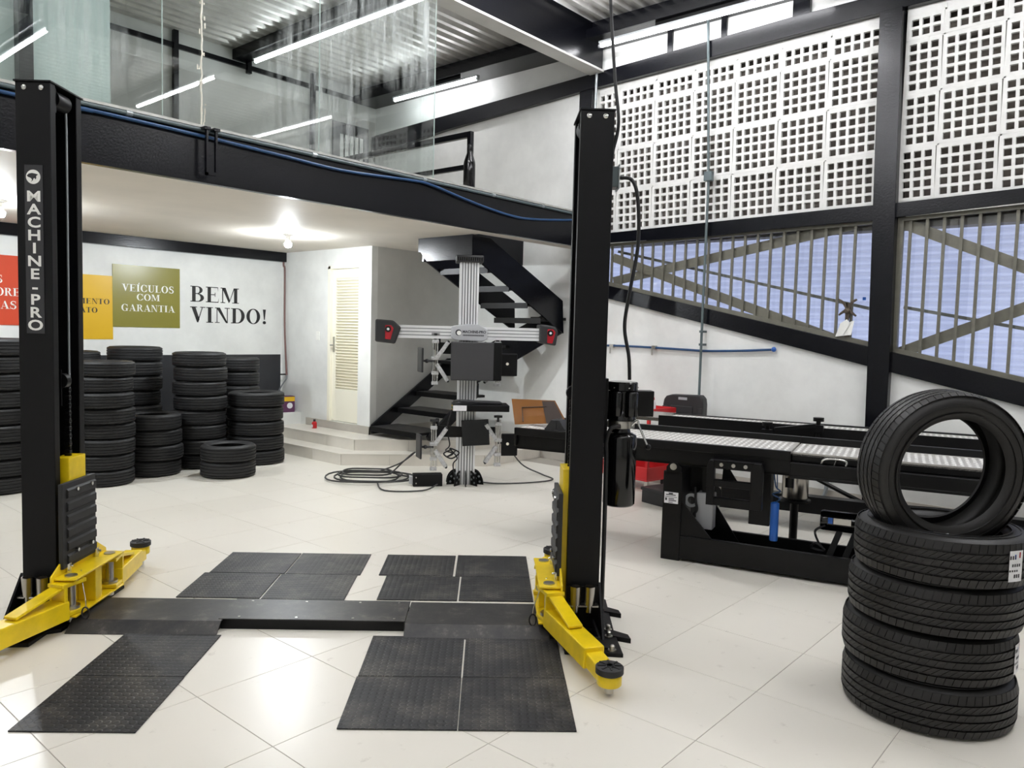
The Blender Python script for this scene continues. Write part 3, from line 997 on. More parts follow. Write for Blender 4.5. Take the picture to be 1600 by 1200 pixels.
def mirror(b, s):
    b.v = [(s * x, y, z) for x, y, z in b.v]
    return b


def lift_pad(parent, x, y, z, s):
    """rubber topped lifting pad on its screw"""
    MB().cyl((x, y, .012), (x, y, z - .055), .02, 14).build('pad_screw', 'steel', parent, smooth=40)
    MB().lathe([(.052, z - .085), (.056, z - .08), (.056, z - .04), (.052, z - .035)], (x, y, 0), 24).build('pad_cup', 'yellow', parent, smooth=40)
    p = MB().lathe([(.055, z - .035), (.063, z - .03), (.063, z - .004), (.058, z)], (x, y, 0), 28).build('lift_pad', 'pad_rubber', parent, smooth=40)
    g = MB()
    for k in range(8):
        a = k * math.pi / 4
        g.obox((x + math.cos(a) * .035, y + math.sin(a) * .035, z + .0015), (.04, .008, .005), (0, 0, a))
    g.lathe([(.022, z), (.022, z + .004), (.014, z + .004), (.014, z)], (x, y, 0), 20)
    g.build('pad_rib', 'pad_rubber', p)


def lift_post(s, wc, top, label):
    """local x: across the lift, a<0 is the inner side; local y: depth"""
    t = thing('lift_post', label, 'lift post', tuple(L2W(wc, 4.23)), ROTL, 'posts of the two post lift')
    mb = lambda b: mirror(b, s)
    hw, hd, th = .0875, .15, .007
    # folded C-shaped column
    sec = [(-hw, -hd), (hw, -hd), (hw, hd), (-hw, hd), (-hw, hd - .05), (-hw + th, hd - .05), (-hw + th, hd - th), (hw - th, hd - th),
           (hw - th, -hd + th), (-hw + th, -hd + th), (-hw + th, -hd + .05), (-hw, -hd + .05)]
    mb(MB().prism(sec, 'z', .02, top)).build('post_housing', 'lift_black', t, bevel=.004)
    mb(MB().prism([(-hw - .006, -hd - .006), (hw + .006, -hd - .006), (hw + .006, hd + .01), (-hw - .006, hd + .01)], 'z', top, top + .008)).build('top_plate', 'lift_black', t)
    for x in (-.045, .04):
        mb(MB().lathe([(.013, 0), (.013, -.008), (.008, -.012)], (x, -hd, top - .03), 14, axis='y')).build('bolt', 'chrome', t, smooth=40)
    mb(B(-hw + .012, hw - .02, -.08, -.072, top - .13, top - .01)).build('pulley_plate', 'lift_black', t)
    mb(MB().cyl((-.04, -.068, top - .06), (-.04, .05, top - .06), .05, 24)).build('pulley', 'black_metal', t, smooth=40)
    mb(MB().tube([(-.055, .0, top - .05), (-.06, .045, top - .08), (-.06, .05, top - .2), (-.06, .05, .9)], .006, 8)).build('lift_cable', 'conduit_grey', t, smooth=60)
    # chain on its roller
    mb(MB().cyl((-.07, -.06, 1.28), (-.07, -.02, 1.28), .04, 20)).build('chain_roller', 'black_metal', t, smooth=40)
    mb(B(-.085, -.05, -.075, -.07, 1.15, 1.34)).build('roller_bracket', 'black_metal', t)
    ch = MB()
    for k in range(24):
        z = .80 + k * .021
        ch.box(-.085, -.055, -.002 + (k % 2) * .004, .022 - (k % 2) * .004, z, z + .017)
    mb(ch).build('lift_chain', 'black_metal', t)
    # carriage and rubber door guard
    mb(B(-.118, -.03, -.098 if s > 0 else -.07, .098, .14, .87)).build('carriage', 'yellow', t, bevel=.004)
    gd_ = MB()
    gd_.box(-.142, -.119, -.155 if s > 0 else -.185, .155, .30, .75)
    guard = mb(gd_).build('door_guard', 'pad_rubber', t, bevel=.003)
    for k in range(6):
        z = .315 + k * .07
        r = MB()
        r.prism([(-.141, z), (-.152, z + .008), (-.152, z + .045), (-.141, z + .055)], 'y', -.145, .145)
        mb(r).build('guard_ridge', 'pad_rubber', guard)
    for y in (-.06, .09):
        for z in (.375, .705):
            mb(MB().cyl((-.140, y, z), (-.160, y, z), .010, 10)).build('bolt', 'chrome', guard, smooth=40)
    # base
    bp = MB().prism([(-.12, -.46), (.17, -.49), (.17, -.2), (.2, .3), (.1, .42), (-.175, .42), (-.175, -.27), (-.12, -.30)], 'z', 0, .02)
    mb(bp).build('base_plate', 'lift_black', t, bevel=.003)
    gs = MB()
    gs.prism([(-.15, .02), (-.15, .27), (-.34, .03), (-.34, .02)], 'x', .086, .098)
    mb(gs).build('gusset', 'lift_black', t)
    gs = MB()
    gs.prism([(.15, .02), (.15, .27), (.34, .03), (.34, .02)], 'x', .086, .098)
    mb(gs).build('gusset', 'lift_black', t)
    gs = MB().box(-.088, .098, -.165, -.153, .02, .25)
    mb(gs).build('foot_plate', 'lift_black', t)
    tr = MB()
    tr.box(-.06, .10, -.44, -.2, .02, .03)
    tr.box(-.06, -.05, -.44, -.2, .03, .085)
    tr.box(.05, .06, -.44, -.2, .03, .085)
    tr.box(-.06, .06, -.45, -.44, .03, .085)
    mb(tr).build('cable_tray', 'lift_black', t)
    for (x, y) in ((.14, -.18), (.13, -.27), (.12, -.45), (.15, .22)):
        mb(MB().lathe([(.022, .02), (.022, .026), (.013, .026), (.013, .045), (.008, .05)], (x, y, 0), 12)).build('anchor_bolt', 'steel', t, smooth=40)
    for (x, y) in ((.2, .12), (.19, -.24)):
        mb(MB().prism([(x - .04, y - .03), (x + .05, y - .07), (x + .045, y - .01), (x - .04, y + .06)], 'z', .0, .025)).build('base_wing', 'lift_black', t)
    # height adapters on a little shelf at the front
    mb(B(-.075, .08, -.215, -.165, .155, .163)).build('adapter_shelf', 'steel', t)
    for x in (-.042, .032):
        a = MB().lathe([(.028, .165), (.030, .262), (.031, .265), (.024, .265), (.022, .20)], (x, -.2, 0), 20, ends=False)
        a.lathe([(.02, .125), (.02, .165)], (x, -.2, 0), 16)
        mb(a).build('height_adapter', 'stainless', t, smooth=40)
    # yellow yoke with pivot pins
    yk = MB()
    yk.prism([(-.27, .062), (-.27, .285), (-.16, .345), (.2, .345), (.30, .285), (.30, .062)], 'x', -.128, -.118)
    yk.box(-.24, -.118, -.25, .28, .262, .272)
    yk.box(-.24, -.118, -.25, .28, .07, .08)
    yk.box(-.225, -.13, -.02, .05, .08, .262)
    mb(yk).build('arm_yoke', 'yellow', t, bevel=.003)
    for k, y in enumerate((-.19, .22)):
        pn = MB()
        pn.cyl((-.185, y, .03), (-.185, y, .276), .021, 18)
        pn.cyl((-.185, y, .272), (-.185, y, .278), .03, 18)
        mb(pn).build('pivot_pin', 'steel', t, smooth=40)
        ll = MB()
        ll.cyl((-.14, y + (.06 if k == 0 else -.06), .25), (-.14, y + (.06 if k == 0 else -.06), .325), .014, 14)
        ll.cyl((-.165, y + (.06 if k == 0 else -.06), .305), (-.115, y + (.06 if k == 0 else -.06), .318), .007, 10)
        mb(ll).build('lock_pin', 'chrome', t, smooth=40)
        gear = MB()
        gear.lathe([(.042, .1), (.042, .118)], (-.185, y, 0), 20)
        mb(gear).build('arm_gear', 'steel', t)
    sc_ = MB().tube(smooth_path([(-.19, -.10, .275), (-.225, -.16, .24), (-.262, -.20, .15), (-.268, -.21, .115)]), .0025, 6)
    wire = mb(sc_).build('lock_wire', 'steel', t)
    mb(MB().tube([(-.268 + .018 * math.sin(2 * math.pi * q / 16), -.213, .082 + .032 * math.cos(2 * math.pi * q / 16)) for q in range(17)], .004, 6)).build('pull_loop', 'cable', wire)
    # swing arms
    for k, (p0, p1) in enumerate((((-.185, -.19), (.03, -.87)), ((-.185, .22), (-.08, .84)))):
        a0, a1 = Vector((*p0, 0)), Vector((*p1, 0))
        d = (a1 - a0).normalized()
        n = Vector((-d.y, d.x, 0))
        L = (a1 - a0).length
        arm = MB()
        q0, q1 = a0 + d * .06, a1 - d * .14
        arm.bar(q0 + Vector((0, 0, .115)), q1 + Vector((0, 0, .105)), .105, .10)
        ao = mb(arm).build('swing_arm', 'yellow', t, bevel=.006)
        tip = MB()
        tip.bar(q1 - d * .05 + Vector((0, 0, .103)), a1 + d * .0 + Vector((0, 0, .085)), .085, .07)
        mb(tip).build('arm_extension', 'yellow', ao, bevel=.006)
        stp = MB()
        e0, e1 = a0 - d * .01 + Vector((0, 0, .255)), a0 + d * .36 + Vector((0, 0, .17))
        stp.bar(e0, e1, .075, .014)
        mb(stp).build('arm_strap', 'yellow', ao, bevel=.003)
        fk = MB()
        for zc in (.092, .245):
            fk.bar(a0 - d * .05 + Vector((0, 0, zc)), a0 + d * .1 + Vector((0, 0, zc)), .1, .02)
        fk.bar(a0 + d * .07 + Vector((0, 0, .17)), a0 + d * .09 + Vector((0, 0, .17)), .1, .16)
        mb(fk).build('arm_fork', 'yellow', ao, bevel=.003)
        p = a1 + d * .02
        lift_pad(ao, s * p.x, p.y, .135 if k == 0 else .17, s)
    return t


post_r = lift_post(1, .53, 2.755, 'black right lift post carrying the hydraulic power unit')
post_l = lift_post(-1, -2.34, 2.80, 'black left lift post with white vertical lettering sticker')

# sticker with logo and vertical lettering on the left post
stk = B(-.0445, .0465, -.1535, -.1505, 1.53, 2.385).build('sticker', 'sticker', post_l)
for i, ch in enumerate('MACHINE-PRO'):
    me = sans(ch, .074, .0019)
    me.materials.append(M['white_paint'])
    link('letter', me, stk, loc=(.001, -.1545, 2.225 - i * .0655), rot=(rad(90), 0, 0)).scale = (1.3, 1, 1)
lg = MB()
n = 32
# disc with a dark rearing animal cut out of it
disc = [(.0 + .036 * math.cos(2 * math.pi * k / n), 2.325 + .036 * math.sin(2 * math.pi * k / n)) for k in range(n)]
lg.poly([(x, -.1545, z) for x, z in disc])
flat(lg, 'logo_disc', 'white_paint', stk)
an = [(-.034, .006), (-.022, .016), (-.006, .019), (.012, .016), (.026, .012), (.016, .004), (.017, -.006), (.011, -.014), (.009, -.006), (.002, -.008),
      (-.002, -.018), (-.012, -.026), (-.006, -.016), (-.010, -.008), (-.018, -.004), (-.027, -.001)]
lg = MB()
lg.poly([(x * .95, -.1552, 2.325 + z) for x, z in an])
flat(lg, 'logo_figure', 'sticker', stk)

# ---- floor plates bridging the posts
def ramp_plate(w0, w1, label):
    t = thing('floor_plate', label, 'floor plate', tuple(L2W((w0 + w1) / 2, 4.14)), ROTL, 'cover plates between the lift posts')
    hw = (w1 - w0) / 2
    MB().prism([(-.20, .004), (-.125, .052), (.205, .052), (.205, .046), (-.12, .046), (-.19, 0.0), (-.20, 0)], 'x', -hw, hw).build('cover_plate', 'plate', t, bevel=.002)
    MB().box(-hw, hw, .195, .205, 0, .05).build('rear_flange', 'black_metal', t)
    for x in (-hw + .02, hw - .02):
        MB().box(x - .005, x + .005, -.15, .2, .0, .03).build('support_rib', 'black_metal', t)
    return t


ramp_plate(-2.14, -1.372, 'scuffed black plate with sloping edge beside the left lift post')
ramp_plate(-.412, .35, 'scuffed black plate with sloping edge beside the right lift post')
t = thing('floor_plate', 'long flat black cover plate midway between the lift posts', 'floor plate', tuple(L2W(-.895, 4.19)), ROTL, 'cover plates between the lift posts')
B(-.50, .48, -.15, .155, .050, .056).build('cover_plate', 'plate', t, bevel=.002)
B(-.49, .475, -.148, -.142, 0, .05).build('front_flange', 'black_metal', t)
B(-.49, .475, .143, .149, 0, .05).build('rear_flange', 'black_metal', t)
for x in (-.4, -.1, .2, .42):
    for y in (-.12, .12):
        MB().cyl((x, y, .056), (x, y, .058), .007, 10).build('screw', 'steel', t)

# ---- coin rubber mats
mats = []
for (w0, w1, d0, d1, lb_) in (
        (-1.835, -1.345, 2.97, 3.455, 'black coin rubber mat nearest the camera on the left, under the yellow arm side'),
        (-1.835, -1.347, 3.46, 3.945, 'black coin rubber mat touching the front of the left sloping plate'),
        (-.574, -.094, 3.015, 3.485, 'black coin rubber mat front row left, before the right sloping plate'),
        (-.090, .387, 3.015, 3.488, 'black coin rubber mat front row right, before the yellow right arm'),
        (-.570, -.096, 3.493, 3.962, 'black coin rubber mat touching the right sloping plate at its left half'),
        (-.088, .386, 3.495, 3.965, 'black coin rubber mat touching the right sloping plate beside the right arm'),
        (-1.80, -1.315, 4.50, 4.962, 'black coin rubber mat behind the left sloping plate, outer one'),
        (-1.305, -.82, 4.49, 4.958, 'black coin rubber mat behind the long flat plate'),
        (-1.772, -1.292, 4.968, 5.425, 'black coin rubber mat at the far left corner of the mat field'),
        (-1.285, -.803, 4.964, 5.43, 'black coin rubber mat in the far row, second from the left'),
        (-.632, -.158, 4.51, 4.962, 'black coin rubber mat behind the right sloping plate at its left half'),
        (-.148, .296, 4.515, 4.965, 'black coin rubber mat behind the right sloping plate beside the right post'),
        (-.685, -.205, 4.97, 5.43, 'black coin rubber mat in the far row, third from the left'),
        (-.190, .296, 4.972, 5.445, 'black coin rubber mat at the far right corner of the mat field')):
    c = L2W((w0 + w1) / 2, (d0 + d1) / 2)
    hw, hd = (w1 - w0) / 2, (d1 - d0) / 2
    o = B(-hw, hw, -hd, hd, 0.0, .006).build('rubber_mat', 'coin', bevel=.0015, seg=1, loc=(c.x, c.y, .0006), rot=(0, 0, ROTL))
    tag(o, lb_, 'mat', 'coin rubber mats under the lift')

# ---- hydraulic power unit on the outer side of the right post
pu = thing('hydraulic_pump', 'black hydraulic power unit with round tank on the right lift post', 'pump', tuple(L2W(.745, 4.30, 0)), ROTL)
B(-.125, -.085, -.05, .06, 1.0, 1.36).build('mount_bracket', 'black_metal', pu, bevel=.003)
MB().lathe([(.03, .645), (.08, .648), (.09, .66), (.09, 1.03), (.085, 1.045), (.055, 1.06), (.05, 1.085)], n=36).build('oil_tank', 'black_gloss', pu, smooth=50)
MB().lathe([(.05, 1.08), (.075, 1.085), (.075, 1.125), (.05, 1.13)], n=28).build('pump_block', 'steel', pu, smooth=40)
mo = MB().lathe([(.06, 1.125), (.082, 1.13), (.082, 1.17), (.078, 1.175), (.078, 1.29), (.086, 1.295), (.086, 1.335), (.08, 1.342), (.05, 1.342)], n=36).build('motor', 'black_gloss', pu, smooth=40)
for a in (-60, 20):
    x, y = .06 * math.sin(rad(a)) + .02, -.06 * math.cos(rad(a)) - .02
    MB().lathe([(.034, 1.155), (.036, 1.16), (.036, 1.28), (.03, 1.29)], (x, y, 0), 20).build('capacitor', 'black_gloss', mo, smooth=40)
for a in range(6):
    MB().sphere((.087 * math.cos(a), .087 * math.sin(a), 1.31), .005, 8, 6).build('screw', 'chrome', mo)
B(.07, .185, .02, .11, 1.145, 1.29).build('switch_box', 'black_metal', pu, bevel=.004)
MB().cyl((-.075, .04, .97), (-.08, .04, .99), .02).build('fitting', 'steel', pu)
lv = MB()
lv.tube(smooth_path([(.05, -.05, 1.10), (.08, -.06, 1.13), (.09, -.065, 1.10), (.12, -.08, 1.03), (.135, -.09, .995)]), .006, 8)
lv.build('release_lever', 'chrome', pu, smooth=60)
MB().sphere((.138, -.092, .99), .016, 12, 8).build('lever_knob', 'black_metal', pu, smooth=60)
MB().tube(smooth_path([(-.02, -.09, 1.10), (-.07, -.10, 1.09), (-.095, -.10, 1.02), (-.092, -.10, .9), (-.088, -.09, .5), (-.085, -.07, .25), (-.08, -.04, .06)], 8), .012, 10).build('hydraulic_hose', 'cable', pu, smooth=60)

# ================================================================== TYRES
def tyre_profile(R, rb, t, grooves, gw=.0045, gd=.007):
    """closed section of a tyre, axis z: (radius, height)"""
    o = [(rb, -t * .36), (rb + .012, -t * .42), (rb + .42 * (R - rb), -t * .5), (rb + .72 * (R - rb), -t * .485), (R - .022, -t * .455), (R - .007, -t * .415), (R - .002, -t * .37)]
    for g in grooves:
        y = g * t
        o += [(R, y - gw), (R - gd, y - gw * .7), (R - gd, y + gw * .7), (R, y + gw)]
    o += [(R - .002, t * .37), (R - .007, t * .415), (R - .022, t * .455), (rb + .72 * (R - rb), t * .485), (rb + .42 * (R - rb), t * .5), (rb + .012, t * .42), (rb, t * .36)]
    o += [(rb + .006, t * .33), (rb + .4 * (R - rb), t * .455), (R - .03, t * .41), (R - .018, t * .3), (R - .018, -t * .3), (R - .03, -t * .41), (rb + .4 * (R - rb), -t * .455), (rb + .006, -t * .33)]
    return o


ORD = ['bottom', 'second', 'third', 'fourth', 'fifth', 'sixth', 'seventh', 'eighth', 'ninth']
tyre_cache = {}


def old_tyre(R, t):
    k = (R, t)
    if k not in tyre_cache:
        tyre_cache[k] = MB().lathe(tyre_profile(R, R * .64, t, (-.28, -.1, .1, .28)), n=56, close=True).mesh('tyre', 'rubber', smooth=45)
    return tyre_cache[k]


random.seed(11)


def stack(px, py, R, t, n, desc, jit=.012):
    """px,py: front contact on the floor as seen from the camera"""
    az = math.atan2(py, px)
    cx, cy = px + R * math.cos(az), py + R * math.sin(az)
    for k in range(n):
        o = link('tyre', old_tyre(R, t), loc=(cx + random.uniform(-jit, jit), cy + random.uniform(-jit, jit), t * .5 + k * t + .0005), rot=(0, 0, random.uniform(0, 6)))
        wh = ORD[k] + ' tyre from the floor' if 0 < k < n - 1 else ('topmost tyre' if k == n - 1 else 'bottom tyre')
        tag(o, 'used %s in the %s' % (wh, desc), 'tyre', 'used tyres stacked by the back wall')


stack(2.264, 8.018, .31, .158, 9, 'stack left of the left lift post')
stack(3.063, 7.785, .285, .152, 8, 'stack just right of the left lift post', .018)
stack(3.63, 7.96, .28, .162, 4, 'four high stack below the olive sign')
stack(4.205, 8.11, .285, .161, 8, 'tall front stack left of the lettering', .012)
stack(4.777, 7.923, .315, .166, 5, 'five high stack nearest the tiled steps')
stack(4.121, 7.382, .28, .17, 2, 'low two high stack standing in front')
stack(3.80, 8.80, .29, .166, 8, 'tall rear stack below the olive sign')
stack(4.93, 8.62, .27, .172, 7, 'rear stack below the lettering')
stack(3.14, 8.80, .29, .160, 8, 'rear stack below the yellow square')

# new tyres in the foreground: carcass plus moulded tread blocks
NR, NRB, NT_ = .345, .232, .202
car_me = MB().lathe(tyre_profile(NR - .008, NRB, NT_, ()), n=96, close=True).mesh('carcass', 'rubber_brown', smooth=50)
tb = MB()
bands = ((-.44, -.275, 66, .12), (-.232, -.10, 66, .55), (-.060, .060, 66, .25), (.10, .232, 66, .55), (.275, .44, 66, .12))
for y0, y1, n, sk in bands:
    for k in range(n):
        gp = .045 if abs(sk) != .25 else .02
        a0 = 2 * math.pi * (k + gp) / n
        a1 = 2 * math.pi * (k + 1 - gp) / n
        s_ = sk * 2 * math.pi / n
        vs = []
        for rr, ins in ((NR - .012, 0.0), (NR, .0)):
            for (aa, yy, sg_) in ((a0, y0, -1), (a1, y0, -1), (a1, y1, 1), (a0, y1, 1)):
                r2 = rr - (max(0, abs(yy) - .36) * .11 if rr == NR else 0)
                am = aa + s_ * sg_
                vs.append((r2 * math.cos(am), r2 * math.sin(am), yy * NT_))
        tb.add(vs, [(4, 5, 6, 7), (0, 1, 5, 4), (1, 2, 6, 5), (2, 3, 7, 6), (3, 0, 4, 7)])
tread_me = tb.mesh('tread', 'rubber_brown')
# raised rings on the sidewall
rg = MB()
for sgn in (-1, 1):
    for r0 in (NRB + .03, NRB + .062):
        z = sgn * NT_ * .492
        rg.lathe([(r0 - .002, z - sgn * .006), (r0 - .002, z + sgn * .004), (r0 + .002, z + sgn * .004), (r0 + .002, z - sgn * .006)], n=64, close=True)
ring_me = rg.mesh('sidewall_ring', 'rubber_brown')


def new_tyre(loc, rot, label):
    t = thing('new_tyre', label, 'tyre', loc, 0, 'new tyres in the right foreground')
    t.rotation_euler = rot
    link('carcass', car_me, t)
    tr = link('tread', tread_me, t)
    tr['kind'] = 'stuff'
    link('sidewall_ring', ring_me, t)
    return t


TCX, TCY = 3.772, .762
spec = (((-.004, .004), 'new tyre at the bottom of the right foreground stack'), ((.008, .016), 'new tyre second from the floor, with a white label, in right foreground stack'),
        ((.0, -.002), 'new tyre third from the floor in the right foreground stack'), ((.004, -.016), 'new tyre on top of the flat stack, with a price label at its right'))
labels_at = {1: (-74, .04), 3: (-67, .0)}
nts = []
for k, ((dx, dy), lb_) in enumerate(spec):
    rz = random.uniform(0, 6)
    t = new_tyre((TCX + dx, TCY + dy, NT_ * .5 + .001 + k * (NT_ + .0052)), (0, 0, rz), lb_)
    nts.append(t)
    if k in labels_at:
        # curved paper label across the tread, facing the camera's right
        az = math.atan2(-TCY, -TCX) + rad(74 if k == 1 else 50) - rz
        lab = MB()
        N = 6
        for j in range(N):
            a = az + (j - N / 2) * .035
            b_ = az + (j + 1 - N / 2) * .035
            r = NR + .0025
            lab.add([(r * math.cos(a), r * math.sin(a), -.06), (r * math.cos(b_), r * math.sin(b_), -.06), (r * math.cos(b_), r * math.sin(b_), .065), (r * math.cos(a), r * math.sin(a), .065)], [(0, 1, 2, 3)])
        lo = flat(lab, 'paper_label', 'label_white', t)
        for (mt, rows) in (('ink', ((.03, .045, 0, 3), (.0, .012, 1, 5), (-.02, -.012, 0, 4), (-.045, -.03, 2, 5))), ('red_lens', ((.035, .058, 4, 5),)), ('blue', ((.03, .05, 2, 3),))):
            mk = MB()
            for z0, z1, j0, j1 in rows:
                for j in range(j0, j1):
                    a = az + (j - N / 2 + .15) * .035
                    b_ = az + (j + .8 - N / 2) * .035
                    r = NR + .0032
                    mk.add([(r * math.cos(a), r * math.sin(a), z0), (r * math.cos(b_), r * math.sin(b_), z0), (r * math.cos(b_), r * math.sin(b_), z1), (r * math.cos(a), r * math.sin(a), z1)], [(0, 1, 2, 3)])
            flat(mk, 'label_print', mt, lo)
# upright tyre sunk a little into the hole of the top one, turned and leaning
az = rad(224)
up_t = new_tyre((TCX - .01, TCY - .01, 1.055), (0, 0, 0), 'new tyre standing upright on top of the right foreground stack')
nrm = Vector((math.cos(az), math.sin(az), -.06)).normalized()
up_t.rotation_euler = nrm.to_track_quat('Z', 'Y').to_euler()
stc = B(-.012, .012, -.004, .004, 0, .002).build('balance_sticker', 'label_white', up_t, loc=(-.02, -.262, NT_ * .485), rot=(0, 0, .2))

# ================================================================== WHEEL ALIGNER
wa = thing('wheel_aligner', 'wheel alignment machine with silver mast and camera crossbar', 'wheel aligner', tuple(L2W(-.23, 8.10)), ROTL + rad(5))
# extruded mast: body coloured as groove shade, with proud ribs
mast = B(-.085, .085, -.07, .07, .0, 2.30).build('mast', 'alu_dark', wa)
for x in (-.085, -.058, -.030, .0, .03, .058, .085):
    B(x - .008, x + .008, -.082, -.069, .0, 2.30).build('mast_rib', 'alu', mast)
for y in (-.07, -.035, .0, .035, .07):
    B(-.097, -.084, y - .009, y + .009, 0, 2.30).build('mast_rib', 'alu', mast)
    B(.084, .097, y - .009, y + .009, 0, 2.30).build('mast_rib', 'alu', mast)
cp = MB()
cp.box(-.14, .14, -.12, .12, 2.30, 2.372)
cap = cp.build('mast_cap', 'dark_plastic', wa, bevel=.012)
for k in range(12):
    x = -.12 + k * .0218
    B(x - .005, x + .005, -.124, -.119, 2.315, 2.35).build('vent_slot', 'black_gloss', cap)
# perforated fan feet
ft_ = []
for a in (200, 235, 270, 305, 340, 20, 160):
    p = MB()
    ca, sa = math.cos(rad(a)), math.sin(rad(a))
    n = 14
    pts = [(.09, 0.0), (.09, .15)] + [(.09 + .115 * math.sin(rad(90 * k / n)), .15 * math.cos(rad(90 * k / n)) + .0) for k in range(n + 1)]
    vs = [(r * ca - sa * .004, r * sa + ca * .004, z) for r, z in pts] + [(r * ca + sa * .004, r * sa - ca * .004, z) for r, z in pts]
    m = len(pts)
    p.add(vs, [tuple(range(m)), tuple(range(m, 2 * m))[::-1]] + [(i, (i + 1) % m, (i + 1) % m + m, i + m) for i in range(m)])
    fo = p.build('base_fan', 'black_metal', wa)
    for r, z in ((.115, .115), (.12, .06), (.155, .085), (.165, .03)):
        MB().cyl((r * ca - sa * .005, r * sa + ca * .005, z), (r * ca + sa * .005, r * sa - ca * .005, z), .012, 10).build('fan_hole', 'conduit_grey', fo)
# crossbar with badge and camera heads
cb = B(-.74, .80, -.135, -.09, 1.515, 1.645).build('crossbar', 'alu', wa)
for z in (1.548, 1.582, 1.615):
    B(-.74, .80, -.1365, -.134, z - .004, z + .004).build('groove', 'alu_dark', cb)  # dark strips painting the shade of the profile's grooves
bd = MB().prism([(-.18, 1.53), (-.14, 1.505), (.14, 1.495), (.19, 1.525), (.19, 1.62), (.10, 1.668), (-.02, 1.672), (-.14, 1.655), (-.18, 1.64)], 'y', -.165, -.085).build('badge', 'grey_plastic', wa, bevel=.008)
me = sans('MACHINE-PRO', .036, .0012)
me.materials.append(M['ink'])
link('lettering', me, bd, loc=(.055, -.1665, 1.592), rot=(rad(90), 0, 0))
mk = MB()
for k in range(22):
    mk.box(-.06 + k * .0098, -.053 + k * .0098, -.1665, -.1655, 1.550, 1.564)
mk.build('fine_print', 'ink', bd)
lg = MB()
lg.lathe([(.001, -.168), (.032, -.168), (.032, -.164)], (-.105, 0, 1.583), 24, axis='y')
lg.build('logo_disc', 'ink', bd)
MB().lathe([(.001, -.1695), (.023, -.1695), (.023, -.166)], (-.100, 0, 1.579), 20, axis='y').build('logo_disc', 'white_paint', bd)
for s, x in ((-1, -.80), (1, .80)):
    hdp = MB()
    # tapered pod, wider at its front
    f_ = [(-.13, -.125), (.12, -.115), (.06 if s < 0 else .07, .13), (-.12, .135)]
    hx = x
    a = [(hx - .14, -.20, 1.47), (hx + .06, -.20, 1.45), (hx + .12, -.20, 1.62), (hx + .04, -.20, 1.69), (hx - .14, -.20, 1.70)]
    b_ = [(hx - .15, .02, 1.49), (hx + .05, .02, 1.48), (hx + .09, .02, 1.61), (hx + .03, .02, 1.67), (hx - .15, .02, 1.675)]
    if s > 0:
        a = [(hx - .07, -.19, 1.50), (hx + .10, -.19, 1.47), (hx + .12, -.19, 1.62), (hx + .09, -.19, 1.67), (hx - .07, -.19, 1.69)]
        b_ = [(p[0] * 1.0 - .01, .02, p[2]) for p in a]
    hdp.add(a + b_, [(0, 1, 2, 3, 4), (9, 8, 7, 6, 5)] + [(i, (i + 1) % 5, (i + 1) % 5 + 5, i + 5) for i in range(5)])
    ho = hdp.build('camera_head', 'dark_plastic', wa, bevel=.018, seg=3)
    rx = hx + (-.012 if s < 0 else .035)
    fp = MB().prism([(rx - .03, 1.50), (rx + .025, 1.495), (rx + .055, 1.61), (rx + .03, 1.64), (rx - .03, 1.64)], 'y', -.204 + (.01 if s > 0 else 0), -.195)
    fo = fp.build('camera_face', 'red_lens', ho, bevel=.006)
    MB().lathe([(.001, -.210), (.030, -.210), (.030, -.2)], (rx + .0, 0, 1.60), 20, axis='y').build('lens_ring', 'dark_screen', fo)
    MB().lathe([(.001, -.214), (.013, -.214), (.013, -.208)], (rx + .0, 0, 1.60), 16, axis='y').build('lens', 'label_white', fo)
# monitor under its charcoal hood
mn = MB()
mn.prism([(-.26, 1.10), (-.22, 1.10), (-.20, 1.49), (-.26, 1.49)], 'x', -.18, .33)
mo = mn.build('monitor_hood', 'grey_hood', wa, bevel=.01)
B(.25, .335, -.262, -.20, 1.105, 1.49).build('hood_edge', 'black_metal', mo, bevel=.004)
B(-.05, .05, -.2, -.09, 1.2, 1.35).build('monitor_bracket', 'black_metal', wa)
# keyboard tray
tr = B(-.16, .41, -.40, -.08, .80, .865).build('keyboard_tray', 'black_metal', wa, bevel=.006)
B(-.155, -.02, -.403, -.399, .806, .86).build('tray_label', 'label_white', tr)
for k in range(3):
    B(-.164, -.159, -.38 + .0, -.30, .812 + k * .018, .822 + k * .018).build('tray_label', 'yellow_paint' if k != 1 else 'green_cap', tr)
MB().obox((.13, -.25, .885), (.42, .14, .022), (0, rad(2), .05)).build('keyboard', 'dark_plastic', tr, bevel=.006)
MB().tube(smooth_path([(-.14, -.22, .885), (-.08, -.30, .90), (.02, -.27, .895), (-.03, -.18, .89), (-.12, -.2, .89)]), .012, 8).build('keyboard_cable', 'cable_grey', tr, smooth=60)
# lower tilted screen
ls = MB().obox((.09, -.17, .56), (.28, .025, .265), (rad(-8), rad(-4), rad(-4))).build('lower_screen', 'dark_screen', wa, bevel=.004)
# hanger arms for the clamps
for z in (1.43, .57):
    hb = MB()
    hb.prism([(-.36, z - .02), (-.28, z - .07), (.20, z - .07), (.24, z + .03), (-.36, z + .05)], 'y', -.085, -.06)
    ho = hb.build('hanger_arm', 'black_metal', wa)
    MB().cyl((-.30, -.07, z + .04), (-.30, -.07, z + .12), .018, 12).build('hanger_peg', 'black_metal', ho)
    B(.2, .30, -.085, -.06, z - .03, z + .04).build('hanger_bracket', 'black_metal', ho)


